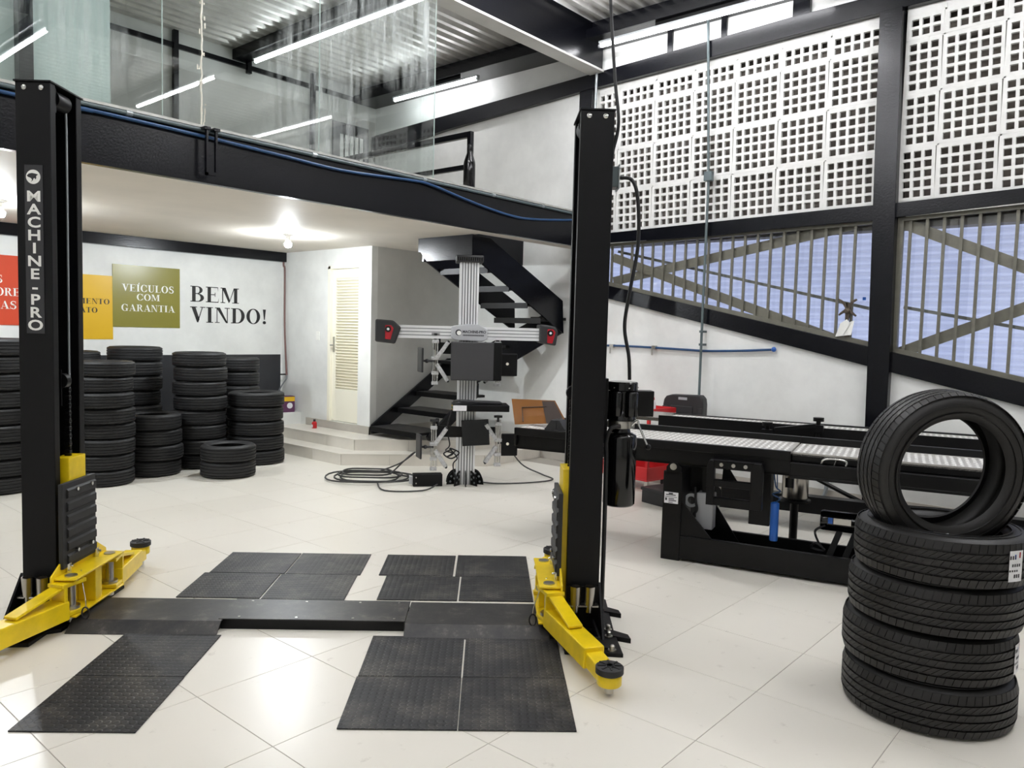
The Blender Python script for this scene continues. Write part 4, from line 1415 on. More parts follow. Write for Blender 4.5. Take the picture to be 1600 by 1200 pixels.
def wheel_clamp(x, y, z, side, label):
    """four-jaw clamp hanging on the aligner, target plate on its outer side"""
    loc = L2W(-.23, 8.10)
    t = thing('wheel_clamp', label, 'wheel clamp', (loc.x, loc.y, 0), ROTL + rad(5), 'wheel clamps hanging on the aligner')
    for dx in (-.022, .022):
        MB().cyl((x + dx, y, z - .24), (x + dx, y, z + .24), .009, 10).build('guide_rod', 'chrome', t, smooth=40)
    MB().cyl((x, y, z - .20), (x, y, z + .27), .006, 8).build('spindle', 'steel', t)
    kn = MB()
    kn.obox((x, y, z + .275), (.085, .03, .022))
    kn.obox((x, y, z + .275), (.03, .06, .022))
    kn.cyl((x, y, z + .22), (x, y, z + .28), .012)
    kn.build('turn_knob', 'dark_plastic', t)
    for zz, w_ in ((.2, .07), (.03, .085), (-.12, .075), (-.225, .07)):
        MB().obox((x, y, z + zz), (w_, .045, .035)).build('slide_block', 'cast', t, bevel=.006)
    for sg_ in (1, -1):
        dx = -side * .13
        MB().bar((x - side * .015, y - .02, z + sg_ * .03), (x + dx, y - .035, z + sg_ * .2), .04, .055, (0, 1, 0)).build('jaw_arm', 'cast', t, bevel=.006)
        MB().cyl((x + dx, y - .06, z + sg_ * .2), (x + dx, y + .01, z + sg_ * .2), .014, 10).build('jaw_tip', 'dark_plastic', t)
    yk_ = y if side < 0 else y + .06
    MB().cyl((x, y, z), (x + side * .12, yk_, z), .012, 10).build('target_stem', 'dark_plastic', t)
    MB().sphere((x + side * .085, yk_, z), .022, 12, 8).build('target_knob', 'dark_plastic', t, smooth=60)
    if side < 0:
        tp = MB().obox((x - .15, y, z + .01), (.02, .19, .25), (0, 0, rad(14))).build('target_plate', 'dark_plastic', t, bevel=.008)
        MB().obox((x - .135, y - .03, z), (.012, .03, .03)).build('target_mark', 'black_gloss', tp)
    else:
        tp = MB().obox((x + .125, y + .02, z - .02), (.175, .022, .235), (0, 0, rad(6))).build('target_plate', 'black_metal', t, bevel=.012, seg=3)
        MB().cyl((x + .105, y - .002, z - .01), (x + .105, y + .012, z - .01), .015, 14).build('target_mark', 'cream', tp)
    return t


wheel_clamp(-.335, -.12, 1.285, -1, 'silver wheel clamp hanging at the upper left of the aligner')
wheel_clamp(-.335, -.12, .40, -1, 'silver wheel clamp hanging at the lower left of the aligner')
wheel_clamp(.305, -.10, 1.28, 1, 'silver wheel clamp hanging at the upper right of the aligner')
wheel_clamp(.325, -.13, .45, 1, 'silver wheel clamp hanging at the lower right of the aligner')
p = L2W(-.63, 7.94)
t = thing('power_box', 'low black power supply box on the floor beside the aligner base', 'power box', tuple(p), ROTL + rad(10))
B(-.13, .17, -.06, .06, .0, .125).build('box_body', 'black_metal', t, bevel=.006)
B(-.165, -.131, -.03, .035, .02, .10).build('plug_socket', 'grey_plastic', t, bevel=.004)
for z in (.035, .095):
    MB().cyl((-.10, -.061, z), (-.10, -.064, z), .007, 8).build('screw', 'steel', t)
# coils of cable on the floor
random.seed(5)
cb_ = MB()
cxy = (5.25, 6.48)
for k in range(5):
    pts = []
    rx, ry = random.uniform(.26, .43), random.uniform(.18, .36)
    ox, oy = random.uniform(-.08, .08), random.uniform(-.09, .09)
    for j in range(25):
        a = 2 * math.pi * j / 24
        wx, dx = math.cos(a) * rx + ox, math.sin(a) * ry + oy
        v = WV * wx + DV * dx
        pts.append((cxy[0] + v.x, cxy[1] + v.y, .012 + k * .012 + .006 * math.sin(3 * a)))
    cb_.tube(pts, .009, 6)
base = Vector((cxy[0], cxy[1], 0))
cb_.tube(smooth_path([base + WV * .1 + Vector((0, 0, .08)), base + WV * .32 + DV * .1 + Vector((0, 0, .16)), base + WV * .46 + DV * .2 + Vector((0, 0, .26)), base + WV * .40 + DV * .18 + Vector((0, 0, .22)), base + WV * .22 + DV * .02 + Vector((0, 0, .05))]), .008, 6)
cb_.tube(smooth_path([base + WV * .12 - DV * .25 + Vector((0, 0, .015)), base + WV * .25 - DV * .65 + Vector((0, 0, .012)), base + WV * .62 - DV * .62 + Vector((0, 0, .012)), base + WV * .75 - DV * .38 + Vector((0, 0, .03))]), .008, 6)
cb_.tube(smooth_path([base + WV * .3 + Vector((0, 0, .05)), base + WV * .45 + Vector((0, 0, .03)), base + WV * .52 - DV * .02 + Vector((0, 0, .05)), base + WV * .60 - DV * .03 + Vector((0, 0, .06))]), .009, 6)
tag(cb_.build('cable_coil', 'cable_grey', smooth=60), 'loose coil of dark grey cable on the floor left of the aligner', 'cable')
al = L2W(-.23, 8.10)
tw = lambda a, b_, z: al + WV * a + DV * b_ + Vector((0, 0, z))
tag(MB().tube(smooth_path([tw(.14, .0, .02), tw(.35, -.04, .012), tw(.7, .05, .012), tw(.95, .25, .012), tw(.85, .55, .012), tw(.62, .72, .10), tw(.42, .35, .42)]), .008, 6).build('aligner_cable', 'cable_grey', smooth=60),
    'thin dark cable curving over the floor right of the aligner', 'cable')
hc = MB()
hc.tube(smooth_path([tw(-.14, -.1, .80), tw(-.19, -.1, .6), tw(-.16, -.1, .42), tw(-.2, -.1, .36), tw(-.12, -.1, .33), tw(-.18, -.12, .30), tw(-.1, -.12, .36), tw(-.16, -.1, .38), tw(-.08, -.12, .29), tw(-.12, -.12, .22), tw(-.10, -.12, .08)]), .007, 6)
hc.tube(smooth_path([tw(-.13, -.12, .38), tw(-.22, -.12, .33), tw(-.14, -.12, .28), tw(-.06, -.12, .34), tw(-.13, -.12, .38)]), .008, 6)
tag(hc.build('bundled_cable', 'cable', smooth=60), 'black cable bundle hanging at the foot of the aligner mast', 'cable')

# ================================================================== ALIGNMENT RAMP (own frame: x along the ramp towards the camera's right, y away)
RO = Vector((4.907, 2.729, 0))
RA = rad(-76)


def rw(s, n, z=0.0):
    return RO + Vector((math.cos(RA), math.sin(RA), 0)) * s + Vector((-math.sin(RA), math.cos(RA), 0)) * n + Vector((0, 0, z))


rp = thing('alignment_ramp', 'low black alignment ramp with diamond plate runways along the right wall', 'vehicle ramp', tuple(RO), RA)


def lozenges(s0, s1, n0, n1, z):
    """raised diamonds of the tread plate, alternating in direction"""
    b = MB()
    P_ = .042
    for i in range(int((s1 - s0) / P_)):
        for j in range(int((n1 - n0) / P_)):
            a = rad(45 if (i + j) % 2 else -45)
            cx, cy = s0 + (i + .5) * P_, n0 + (j + .5) * P_
            ca, sa = math.cos(a), math.sin(a)
            vs = [(cx + ca * u - sa * v, cy + sa * u + ca * v, z + h_) for u, v, h_ in ((-.019, 0, 0), (0, -.008, 0), (.019, 0, 0), (0, .008, 0), (-.008, 0, .003), (.008, 0, .003))]
            b.add(vs, [(0, 1, 5, 4), (1, 2, 5), (2, 3, 4, 5), (3, 0, 4)])
    return b


def runway(n0, n1, s0, s1, sj, zlip):
    b = MB()
    b.box(s0, sj, n0, n0 + .035, .80, .858)
    b.box(s0, sj, n0 + .03, n0 + .06, .69, .80)
    b.box(s0, sj, n1 - .03, n1 + .01, .69, zlip)
    b.box(s0, s0 + .02, n0, n1, .72, .85)
    b.box(s0, sj, n0 + .03, n1, .69, .71)
    rn = b.build('runway_frame', 'black_metal', rp, bevel=.004)
    tp = B(s0, sj - .004, n0 + .035, n1 - .03, .83, .852).build('tread_plate', 'plate_steel', rn)
    lo_ = lozenges(s0 + .01, sj - .01, n0 + .04, n1 - .035, .852).build('plate_pattern', 'plate_highlight', tp)
    lo_['kind'] = 'stuff'
    b = MB()
    b.box(sj, s1, n0 + .0, n0 + .05, .70, .785)
    b.box(sj, s1, n1 - .03, n1 + .01, .70, zlip)
    b.box(sj, s1, n0, n1, .68, .70)
    b.box(sj, s1, n0 + .07, n0 + .085, .785, .84)
    rn2 = b.build('runway_frame', 'black_metal', rp, bevel=.004)
    tp = B(sj + .004, s1, n0 + .07, n1 - .03, .825, .847).build('tread_plate', 'plate_steel', rn2)
    lo_ = lozenges(sj + .01, s1, n0 + .075, n1 - .035, .847).build('plate_pattern', 'plate_highlight', tp)
    lo_['kind'] = 'stuff'
    return rn, rn2


near, near2 = runway(-.02, .58, -1.22, 3.2, .83, .895)
far, far2 = runway(1.36, 1.96, -.46, 3.2, .83, .86)
B(-.46, .83, 1.345, 1.362, .70, .895).build('runway_skirt', 'black_metal', far)
B(.83, 3.2, 1.345, 1.362, .70, .885).build('runway_skirt', 'black_metal', far2)
B(-.85, -.463, 1.40, 1.96, .835, .865).build('entry_plate', 'stainless', far)
# latch lever, stop pins and tie bars
lv = MB()
lv.tube(smooth_path([(1.02, .02, .788), (1.04, .015, .82), (1.12, .015, .828), (1.17, .02, .815), (1.17, .02, .788)]), .008, 8)
lv.tube([(1.10, .02, .788), (1.11, .015, .825)], .006, 6)
lv.build('latch_lever', 'chrome', near2, smooth=60)
for s, n_, zt_ in ((.50, 1.18, .90), (.88, 1.29, .955)):
    st_ = MB()
    st_.cyl((s, n_, .72), (s, n_, zt_), .018, 12)
    st_.cyl((s, n_, zt_ - .01), (s, n_, zt_ + .02), .042, 14)
    st_.obox((s, n_, zt_ - .07), (.08, .06, .06))
    st_.build('stop_pin', 'black_metal', far, smooth=40)
MB().bar((.56, 1.18, .865), (.86, 1.27, .91), .04, .03).build('tie_bar', 'black_metal', far)
MB().bar((.4, .60, .74), (.4, 1.36, .74), .06, .06).build('cross_tie', 'black_metal', rp)
MB().bar((2.4, .60, .74), (2.4, 1.36, .74), .06, .06).build('cross_tie', 'black_metal', rp)
# base frame: near trough and far rail
fr = MB()
fr.box(.11, 3.2, .0, .04, .02, .185)
fr.box(.11, 3.2, .44, .47, .02, .16)
fr.box(.11, 3.2, .04, .44, .02, .05)
fr.build('base_trough', 'black_metal', rp, bevel=.004)
fr = MB()
fr.box(.11, 3.2, 1.40, 1.52, .16, .30)
fr.build('base_rail', 'black_metal', rp, bevel=.004)
for n0 in (0.0, 1.40):
    leg = B(-.025, .11, n0, n0 + .30, 0, .64).build('leg', 'black_metal', rp, bevel=.004)
    if n0 > 1:
        leg.location.x = -.15
    g = MB()
    g.prism([(.11, .185), (.11, .43), (.33, .185)], 'y', n0 + .015, n0 + .028)
    g.build('gusset', 'black_metal', leg)
    g = MB()
    g.prism([(.18, .05), (.20, .42), (.25, .42), (.50, .05)], 'y', n0 + .34, n0 + .352)
    g.build('gusset', 'black_metal', leg)
    g = MB()
    g.box(.10, .26, n0 + .26, n0 + .28, .46, .66)
    g.build('gusset', 'black_metal', leg)
    lug = MB()
    lug.prism([(-.005, .62), (-.005, .67), (.02, .705), (.07, .705), (.10, .67), (.10, .62)], 'y', n0 + .0, n0 + .02)
    lug.build('pivot_lug', 'black_metal', leg)
    MB().cyl((.045, n0 - .006, .675), (.045, n0 + .01, .675), .024, 16).build('pivot_bolt', 'steel', leg, smooth=40)
    B(.56, .70, n0 + .10, n0 + .24, .31, .70).build('scissor_leg', 'black_metal', rp, bevel=.004, loc=(-.9 if n0 > 1 else 0, 0, 0))
    if n0 > 1:
        MB().bar((.64, n0 + .30, .50), (1.5, n0 + .30, .12), .02, .09, (0, 1, 0)).build('scissor_arm', 'black_metal', rp)
lb0 = B(-.012, .088, -.004, .0, .41, .49).build('rating_label', 'label_white', rp)
mk = MB()
for (a, b_, z0, z1) in ((.0, .07, .468, .474), (.02, .05, .476, .486), (-.005, .08, .455, .458), (-.005, .008, .43, .448), (.02, .06, .44, .446), (.02, .075, .428, .434), (.02, .05, .416, .42)):
    mk.box(a, b_, -.0052, -.004, z0, z1)
mk.build('label_print', 'ink', lb0)
# ladder-like step bracket under the near runway
ld = MB()
for s0, s1 in ((.305, .355), (.60, .675)):
    ld.prism([(s0, .72), (s0 + .015, .765), (s1 - .012, .765), (s1, .72), (s1, .455), (s0, .455)], 'y', -.11, -.06)
for z0, z1 in ((.715, .762), (.585, .632), (.455, .51)):
    ld.box(.34, .61, -.10, -.085, z0, z1)
    ld.box(.34, .61, -.10, -.06, z1 - .008, z1)
ld.box(.32, .66, -.09, .02, .755, .768)
lad = ld.build('step_bracket', 'black_metal', rp, bevel=.003)
for s in (.40, .48, .56):
    MB().cyl((s, -.107, .738), (s, -.10, .738), .013, 14).build('bolt', 'steel', lad, smooth=40)
# control box, junction and cables under the deck
cbx = thing('control_box', 'grey metal control box hanging under the near runway', 'control box', tuple(rw(.235, .20)), RA)
B(-.05, .07, -.06, .05, .22, .48).build('box_body', 'grey_plastic', cbx, bevel=.006)
B(-.02, .04, -.02, .03, .48, .69).build('box_hanger', 'black_metal', cbx)
MB().lathe([(.05, -.07), (.05, -.05), (.03, -.05), (.03, -.07)], (-.085, 0, .42), 20, axis='y', close=True).build('round_gauge', 'grey_plastic', cbx)
MB().tube(smooth_path([(-.06, -.07, .52), (-.05, -.08, .42), (-.04, -.08, .36), (-.07, -.08, .3), (-.03, -.08, .25), (-.02, -.06, .2)]), .009, 8).build('box_cable', 'cable', cbx, smooth=60)
tk = thing('air_tank', 'brushed steel canister under the alignment ramp', 'canister', tuple(rw(.79, .72)), RA)
MB().lathe([(.03, .40), (.09, .405), (.095, .415), (.095, .66), (.09, .67), (.03, .675)], n=32).build('canister_body', 'stainless', tk, smooth=50)
MB().lathe([(.115, .385), (.115, .402), (.02, .402)], n=28).build('canister_base', 'black_metal', tk, smooth=40)
MB().cyl((0, 0, .0), (0, 0, .385), .03).build('canister_stem', 'black_metal', tk)
B(-.06, .0, -.105, -.088, .50, .57).build('canister_plate', 'black_gloss', tk)
bc = thing('blue_cylinder', 'bright blue cylinder on a coiled hose under the ramp', 'air tool', tuple(rw(.738, .06)), RA)
MB().lathe([(.01, .225), (.026, .228), (.028, .235), (.028, .485), (.022, .49), (.008, .495)], n=24).build('cylinder_body', 'blue', bc, smooth=50)
MB().tube(smooth_path([(0, 0, .49), (.03, 0, .52), (-.02, 0, .545), (.03, .0, .57), (.0, .0, .60), (-.015, 0, .69)]), .005, 6).build('coiled_hose', 'blue_hose', bc, smooth=60)
MB().tube([(.01, 0, .58), (.005, 0, .69)], .004, 6).build('coiled_hose', 'blue_hose', bc, smooth=60)
mt = thing('electric_motor', 'black electric motor with silver plate under the ramp', 'motor', tuple(rw(1.16, .30)), RA)
MB().lathe([(.03, -.15), (.065, -.145), (.07, -.13), (.07, .13), (.065, .145), (.03, .15)], (0, 0, .36), 28, axis='x').build('motor_body', 'black_gloss', mt, smooth=50)
B(-.06, .05, -.076, -.067, .355, .395).build('name_plate', 'steel', mt)
B(-.095, -.065, -.076, -.067, .355, .395).build('plate_mark', 'blue', mt)
fr = MB()
fr.bar((-.10, -.10, .06), (-.02, -.03, .30), .04, .012, (0, 1, 0))
fr.bar((.0, -.10, .06), (.08, -.03, .30), .04, .012, (0, 1, 0))
fr.box(-.15, .12, -.13, .08, .05, .07)
fr.build('motor_stand', 'black_metal', mt)
MB().tube(smooth_path([(-.11, -.08, .34), (-.17, -.1, .30), (-.15, -.1, .23), (-.11, -.1, .17), (-.19, -.1, .18), (-.16, -.12, .22), (-.1, -.12, .18)]), .008, 6).build('motor_cable', 'cable', mt, smooth=60)
# amber sheet, wheel chocks on the far end of the near runway
t = thing('acrylic_sheet', 'amber acrylic sheet leaning on the far end of the ramp', 'sheet', tuple(rw(-1.1, .2, .853)), RA)
a = [(-.225, 0, .0), (.23, .0, .045), (.07, .12, .205), (-.32, .12, .195)]


def slab(pts, off, th):
    return MB().add([Vector(v) + Vector((0, off, 0)) for v in pts] + [Vector(v) + Vector((0, off + th, 0)) for v in pts], [(0, 1, 2, 3), (7, 6, 5, 4)] + [(i, (i + 1) % 4, (i + 1) % 4 + 4, i + 4) for i in range(4)])


slab(a, 0, .006).build('sheet_panel', 'amber', t)
MB().tube([(-.15, .0, .03), (-.20, .075, .135), (.02, .085, .155)], .005, 6).build('sheet_print', 'brown_dark', t)
slab([(.06, -.002, .03), (.22, -.002, .046), (.066, .118, .20), (-.04, .118, .195)], -.005, .004).build('sheet_panel', 'brown_dark', t)
for i, s in enumerate((-.90, -.70)):
    c = thing('wheel_chock', 'black wheel chock on the ramp, %s the acrylic sheet' % ('nearest' if i == 0 else 'farther from'), 'wheel chock', tuple(rw(s, .10, .8555)), RA, 'wheel chocks')
    MB().prism([(-.09, 0), (-.035, .078), (.035, .078), (.09, 0)], 'y', -.06, .06).build('wedge', 'dark_plastic', c, bevel=.002)
    B(-.085, .085, -.065, .065, 0, .012).build('chock_base', 'dark_plastic', c)
    B(-.012, .012, -.066, -.058, .01, .075).build('chock_rib', 'dark_plastic', c)

# tool cart, spray can and plastic case behind the ramp
ct = thing('tool_cart', 'red tool cart behind the far end of the ramp', 'tool cart', (7.08, 4.33, 0), rad(-8))
tr = MB()
tr.box(-.22, .22, -.35, .35, .80, .812)
for a in ((-.22, -.21, -.35, .35), (.21, .22, -.35, .35), (-.22, .22, -.35, -.34), (-.22, .22, .34, .35)):
    tr.box(*a, .812, .86)
tr.build('top_tray', 'red', ct, bevel=.003)
tr = MB()
tr.box(-.22, .22, -.35, .35, .12, .135)
for a in ((-.22, -.21, -.35, .35), (.21, .22, -.35, .35), (-.22, .22, -.35, -.34), (-.22, .22, .34, .35)):
    tr.box(*a, .135, .26)
tr.build('lower_tray', 'red', ct, bevel=.003)
for x in (-.2, .2):
    for y in (-.33, .33):
        B(x - .015, x + .015, y - .015, y + .015, .12, .86).build('cart_leg', 'red', ct)
        MB().cyl((x - .012, y, .04), (x + .012, y, .04), .04, 18).build('caster', 'grey_plastic', ct, smooth=40)
        B(x - .016, x + .016, y - .02, y + .02, .06, .12).build('caster_fork', 'steel', ct)
sb = thing('spray_bottle', 'clear spray bottle with red cap on the red tool cart', 'bottle', (6.99, 4.08, .813), 0)
MB().lathe([(.028, 0), (.03, .01), (.03, .10), (.02, .125), (.012, .13)], n=20).build('bottle_body', 'label_white', sb, smooth=50)
MB().lathe([(.014, .13), (.014, .15), (.006, .165), (.005, .185)], n=14).build('bottle_cap', 'red', sb, smooth=50)
B(-.031, -.026, -.02, .02, .03, .09).build('bottle_label', 'ink', sb)
cs = thing('plastic_case', 'black plastic tool case with handle hole standing by the right wall', 'tool case', (7.42, 3.95, 0), 0)
ps = MB()
ps.prism([(-.235, 0), (-.235, .90), (-.225, .96), (-.19, .995), (.13, .985), (.20, .965), (.225, .93), (.235, .88), (.235, 0)], 'x', -.045, .06)
po = ps.build('case_shell', 'dark_plastic', cs, bevel=.012)
B(-.049, -.044, -.05, .05, .935, .962).build('handle_hole', 'grey_plastic', po)
B(-.056, -.044, -.12, .14, .5, .87).build('case_panel', 'dark_plastic', po, bevel=.006)
for y in (-.205, .205):
    B(-.06, -.044, y - .03, y + .03, .55, .86).build('case_latch', 'dark_plastic', po, bevel=.006)
bx = thing('foam_tray', 'low black box on the floor beyond the ramp leg', 'box', (6.55, 3.6, 0), rad(-14))
B(-.16, .16, -.22, .22, 0, .12).build('box_body', 'dark_plastic', bx, bevel=.008)
B(-.17, .17, -.23, .23, .12, .15).build('box_lid', 'dark_plastic', bx, bevel=.008)

# ================================================================== STAIRCASE
sc = thing('staircase', 'black metal staircase turning up to the mezzanine', 'staircase', (0, 0, 0))
US = 5.76
MB().prism([(6.0, 2.61), (6.25, 2.61), (7.585, 1.997), (7.62, 1.60), (6.06, 2.364), (6.0, 2.364)], 'y', US - .03, US).build('stringer', 'black_paint', sc, bevel=.002)
MB().prism([(6.0, 2.61), (6.25, 2.61), (7.585, 1.997), (7.604, 1.61), (6.06, 2.364), (6.0, 2.364)], 'y', 6.50, 6.53).build('stringer', 'black_paint', sc, bevel=.002)
for (x, z) in ((6.40, 2.30), (6.76, 2.12), (7.09, 1.945), (7.34, 1.775)):
    tr = B(x - .14, x + .16, US, 6.5, z - .035, z + .0).build('tread', 'black_metal', sc, bevel=.002)
    B(x - .145, x - .135, US, 6.5, z - .065, z).build('tread_nosing', 'black_metal', tr)
B(6.06, 6.12, US + .0, US + .06, 0.0, 2.364).build('support_post', 'black_paint', sc)
# flight by the right wall
MB().add([(7.12, 6.72, .93), (7.60, US, 1.60), (7.60, US, 1.95), (7.12, 6.72, 1.36), (7.15, 6.74, .93), (7.63, US, 1.60), (7.63, US, 1.95), (7.15, 6.74, 1.36)],
         [(0, 1, 2, 3), (7, 6, 5, 4), (0, 4, 5, 1), (1, 5, 6, 2), (2, 6, 7, 3), (3, 7, 4, 0)]).build('stringer', 'black_paint', sc)
for k, (y, z) in enumerate(((6.5, 1.40), (6.22, 1.58), (5.98, 1.76))):
    B(7.25 + .1 * k, XR - .02, y - .16, y + .14, z, z + .035).build('tread', 'black_metal', sc)
B(7.2, XR - .02, 6.78, 7.58, 1.16, 1.2).build('landing_plate', 'black_metal', sc)
# lower flight along the partition
MB().prism([(6.19, .29), (6.19, .40), (7.5, 1.22), (7.74, 1.22), (7.74, .98), (7.42, .98), (6.32, .29)], 'y', 7.59, 7.625).build('stringer', 'black_paint', sc)
MB().prism([(6.30, .29), (6.26, .34), (7.12, .95), (7.12, .78), (6.42, .29)], 'y', 6.66, 6.70).build('stringer', 'black_paint', sc)
for (x0, x1, z) in ((6.15, 6.62, .385), (6.60, 6.98, .59), (6.92, 7.28, .79)):
    tr = B(x0, x1, 6.70, 7.59, z - .03, z).build('tread', 'black_metal', sc, bevel=.002)
    B(x0, x1 - .02, 6.71, 7.58, z, z + .004).build('tread_grip', 'plate', tr)
    B(x0 - .004, x0 + .006, 6.70, 7.59, z - .06, z).build('tread_nosing', 'black_metal', tr)

# ================================================================== UPSTAIRS, seen over the beam
rl = thing('stair_railing', 'black square tube railing at the mezzanine stair opening', 'railing', (5.86, 5.86, ZM))
for (a, b_) in (((0, -.18, 0), (0, -.18, .70)), ((0, 2.6, 0), (0, 2.6, .70))):
    B(a[0] - .025, a[0] + .025, a[1] - .025, a[1] + .025, a[2], b_[2]).build('railing_post', 'black_paint', rl, bevel=.004)
B(-.025, .025, -.155, 2.575, .64, .70).build('top_rail', 'black_paint', rl, bevel=.004)
B(-.02, .02, -.155, 2.575, .32, .37).build('middle_rail', 'black_paint', rl, bevel=.004)
bt = thing('dark_flask', 'tall black flask standing by the mezzanine railing post', 'flask', (5.73, 5.56, ZM))
MB().lathe([(.05, 0), (.06, .01), (.06, .33), (.055, .36), (.03, .44), (.024, .47)], n=24).build('flask_body', 'black_gloss', bt, smooth=50)
MB().lathe([(.026, .46), (.028, .47), (.028, .50), (.02, .525), (.008, .53)], n=18).build('flask_cap', 'black_metal', bt, smooth=50)
B(.045, .061, -.012, .012, .05, .34).build('flask_strap', 'grey_hood', bt)
# hung bracket, pipe and hose on the edge beam
cd = MB().tube([(X0, YM - .02, 2.985), (7.3, YM - .02, 2.975)], .014, 10)
co = tag(cd.build('beam_conduit', 'conduit', smooth=60), 'dark grey conduit along the top of the mezzanine beam', 'conduit')
for x in (2.3, 3.75, 4.95, 5.9, 6.7):
    MB().cyl((x - .02, YM - .02, 2.981), (x + .02, YM - .02, 2.981), .019, 10).build('conduit_clip', 'conduit_grey', co)
tag(MB().tube(smooth_path([(X0, YM - .03, 2.94), (1.551, YM - .03, 2.938), (1.978, YM - .03, 2.945), (2.8, YM - .03, 2.935), (3.497, YM - .03, 2.917), (4.048, YM - .03, 2.905), (4.755, YM - .03, 2.945), (5.031, YM - .03, 2.945),
                           (5.593, YM - .03, 2.865), (6.174, YM - .03, 2.810), (6.598, YM - .03, 2.825), (7.3, YM - .03, 2.905)], 8), .012, 8).build('air_hose', 'blue_hose', smooth=60),
    'blue air hose draped along the mezzanine beam', 'hose')
hb = thing('hanging_bracket', 'black U shaped metal bracket hanging on the mezzanine beam', 'bracket', (2.85, YM - .075, 2.66))
B(-.045, -.03, -.012, .012, 0, .32).build('bracket_arm', 'black_paint', hb)
B(.025, .04, -.012, .012, .03, .32).build('bracket_arm', 'black_paint', hb)
B(-.045, .03, -.012, .012, 0, .018).build('bracket_foot', 'black_paint', hb)
B(-.06, -.015, -.02, .075, .315, .335).build('bracket_hook', 'black_paint', hb)
B(.01, .055, -.02, .075, .315, .335).build('bracket_hook', 'black_paint', hb)

# ================================================================== RIGHT WALL FITTINGS
cd = thing('wall_conduit', 'grey green vertical conduit with box on the right wall', 'conduit', (XR - .1, 3.93, 0))
MB().tube([(0, .08, 5.0), (0, .04, 4.2), (0, -.005, 3.2), (0, .0, 2.0), (0, .0, .0)], .014, 10).build('pipe', 'conduit', cd, smooth=60)
B(-.03, .03, -.05, .04, 3.26, 3.36).build('conduit_box', 'conduit', cd, bevel=.004)
for z in (1.66, 1.52, .84):
    B(-.02, .08, -.02, .02, z - .012, z + .012).build('pipe_clip', 'conduit', cd)
tag(MB().tube([(XR - .09, 5.45, 3.2), (XR - .09, 5.42, 5.0)], .016, 10).build('wall_pipe', 'conduit_grey', smooth=60), 'short galvanised pipe rising behind the right lift post', 'pipe')
bp = thing('air_line', 'blue compressed air pipe along the right wall', 'pipe', (XR - .03, 0, 0))
MB().tube(smooth_path([(0, 5.5, 1.468), (0, 4.9, 1.472), (0, 4.2, 1.458), (0, 3.9, 1.452), (0, 3.5, 1.468), (0, 3.16, 1.492)]), .013, 8).build('pipe', 'blue_hose', bp, smooth=60)
MB().sphere((-.01, 3.15, 1.494), .026, 12, 8).build('end_valve', 'blue', bp, smooth=60)
for y in (5.12, 4.55):
    B(-.02, .03, y - .025, y + .025, 1.45, 1.49).build('pipe_clip', 'steel', bp)
    MB().cyl((-.01, y + .02, 1.38), (-.01, y + .02, 1.45), .008, 8).build('pipe_tap', 'steel', bp)
pa = rw(2.0, 2.0)
tag(MB().tube(smooth_path([(XR - .04, 2.55, .65), (XR - .04, 2.55, .3), (XR - .06, 2.56, .1), (XR - .12, 2.62, .04), (XR - .5, 2.75, .03)]), .02, 10).build('floor_conduit', 'conduit_grey', smooth=60), 'grey conduit bending from the right wall onto the floor', 'conduit')
jb = thing('junction_box', 'grey green junction box high on the right lift post', 'junction box', tuple(L2W(.645, 4.30, 2.40)), ROTL)
B(-.024, .03, -.05, .05, 0, .11).build('box_body', 'conduit', jb, bevel=.004)
B(.03, .036, -.055, .055, -.01, .12).build('box_cover', 'conduit_grey', jb)
tag(MB().tube(smooth_path([L2W(.685, 4.28, 2.455), L2W(.75, 4.26, 2.44), L2W(.785, 4.26, 2.34), L2W(.80, 4.28, 2.1), L2W(.765, 4.28, 1.85), L2W(.745, 4.30, 1.65), L2W(.775, 4.30, 1.48), L2W(.785, 4.31, 1.352)], 8), .010, 8).build('power_cable', 'cable', smooth=60),
    'black cable looping from the junction box to the pump motor', 'cable')
tag(MB().tube(smooth_path([L2W(.55, 4.3, 5.14), L2W(.565, 4.3, 4.2), L2W(.60, 4.3, 3.5), L2W(.64, 4.28, 3.0), L2W(.668, 4.27, 2.75), L2W(.645, 4.28, 2.60), L2W(.64, 4.29, 2.535)], 8), .009, 8).build('drop_cable', 'cable', smooth=60),
    'black cable dropping from the roof to the right lift post', 'cable')
# things on the window ledge
cr = thing('palm_cross', 'dried palm cross in white paper behind the window bars', 'ornament', (XR - .005, 2.455, zt(2.455) + .04))
pc = MB()
for k in range(3):
    pc.tube(smooth_path([(0, .012 * (k - 1), 0), (0, .01 * math.sin(k), .12), (0, .012 * (k - 1), .24), (0, .01, .33)]), .011, 6)
for yy, zz in ((.09, .36), (-.08, .36), (.08, .21), (-.08, .20)):
    for k in range(2):
        pc.tube(smooth_path([(0, .0, .25 + .02 * k), (-.008, yy * .5, .27 + (zz - .27) * .6 + .012 * k), (0, yy, zz)]), .009, 6)
pc.sphere((0, 0, .25), .035, 10, 8)
pc.build('palm_braid', 'palm', cr)
pp = MB()
pp.poly([(-.012, .10, .0), (-.022, .03, .01), (-.018, -.035, .13), (-.012, .0, .17), (-.01, .06, .13)])
pp.poly([(-.012, .03, .01), (-.022, -.05, .02), (-.012, -.07, .16), (-.016, -.02, .14)])
po = flat(pp, 'paper_wrap', 'paper', cr)
sd = po.modifiers.new('thick', 'SOLIDIFY')
sd.thickness = .002
tag(B(XR + .096, XR + .099, 2.325, 2.355, 1.995, 2.025).build('blue_sticker', 'blue'), 'small blue square sticker on the window pane', 'sticker')
tag(MB().prism([(2.24, 1.53), (2.24, 1.62), (2.34, 1.545)], 'x', XR + .075, XR + .08).build('cardboard_scrap', 'cardboard'), 'brown cardboard scrap at the foot of the window', 'cardboard')

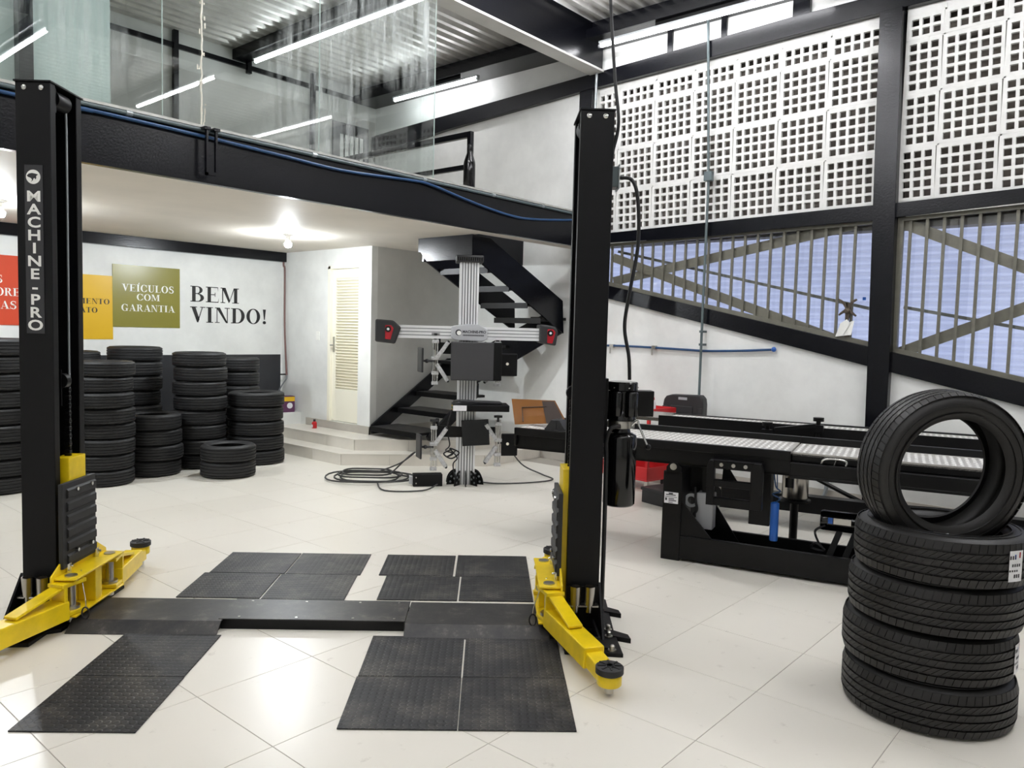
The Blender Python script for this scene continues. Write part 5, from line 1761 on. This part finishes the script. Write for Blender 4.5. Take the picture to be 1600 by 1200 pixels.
# ================================================================== SMALL THINGS by the steps
bo = thing('red_bottle', 'small red bottle with black cap on the upper step', 'bottle', (6.03, 8.59, .27))
MB().lathe([(.03, 0), (.034, .005), (.034, .07), (.024, .085), (.014, .092)], n=20).build('bottle_body', 'red', bo, smooth=50)
MB().lathe([(.016, .09), (.016, .115), (.012, .12)], n=16).build('bottle_cap', 'dark_plastic', bo, smooth=50)
B(-.036, -.03, -.012, .022, .012, .05).build('bottle_label', 'label_white', bo)
bx = thing('paint_carton', 'purple and lilac carton on the white ledge beside the tyres', 'carton', (6.03, 9.26, .43), rad(-10))
cx_ = B(-.10, .10, -.07, .07, 0, .22).build('carton_body', 'purple', bx, bevel=.002)
B(.101, .104, -.068, .068, .005, .215).build('carton_side', 'lilac', cx_)
B(-.098, .098, -.074, -.0705, .15, .21).build('carton_print', 'yellow_paint', cx_)
MB().lathe([(.001, -.074), (.04, -.074), (.04, -.07)], (.03, 0, .09), 20, axis='y').build('carton_print', 'label_white', cx_)
bk = thing('bucket_lid', 'pale grey bucket rim beside the tyres at the step', 'bucket', (5.39, 9.12, 0))
MB().lathe([(.09, 0), (.105, .13), (.115, .135), (.115, .15), (.10, .15), (.088, .015)], n=28, close=True).build('bucket_shell', 'grey_plastic', bk, smooth=50)
MB().lathe([(.001, .004), (.1, .004), (.1, .015), (.001, .015)], n=24).build('bucket_floor', 'grey_plastic', bk)
sw = thing('light_switch', 'white light switch on the partition beside the louvred door', 'switch', (XD, 8.752, 1.43))
B(-.008, 0, -.04, .04, 0, .11).build('switch_plate', 'white_paint', sw, bevel=.003)
for z in (.03, .07):
    B(-.012, -.008, -.012, .012, z - .012, z + .012).build('rocker', 'white_paint', sw, bevel=.002)
dp = thing('drain_pipe', 'thin brown pipe with tap in the corner by the black wall band', 'pipe', (XD - .03, 9.5, 0))
MB().tube(smooth_path([(0, .03, 2.55), (.0, .03, 2.44), (0, .0, 2.35), (0, -.005, 1.6), (0, -.06, .92)]), .013, 8).build('pipe', 'copper', dp, smooth=60)
MB().tube(smooth_path([(0, -.06, .92), (-.01, -.055, .86), (-.03, -.0, .78), (-.06, .035, .70)]), .010, 8).build('tap_hose', 'conduit_grey', dp, smooth=60)
MB().obox((-.03, -.02, .93), (.10, .02, .02)).build('tap_handle', 'dark_plastic', dp)
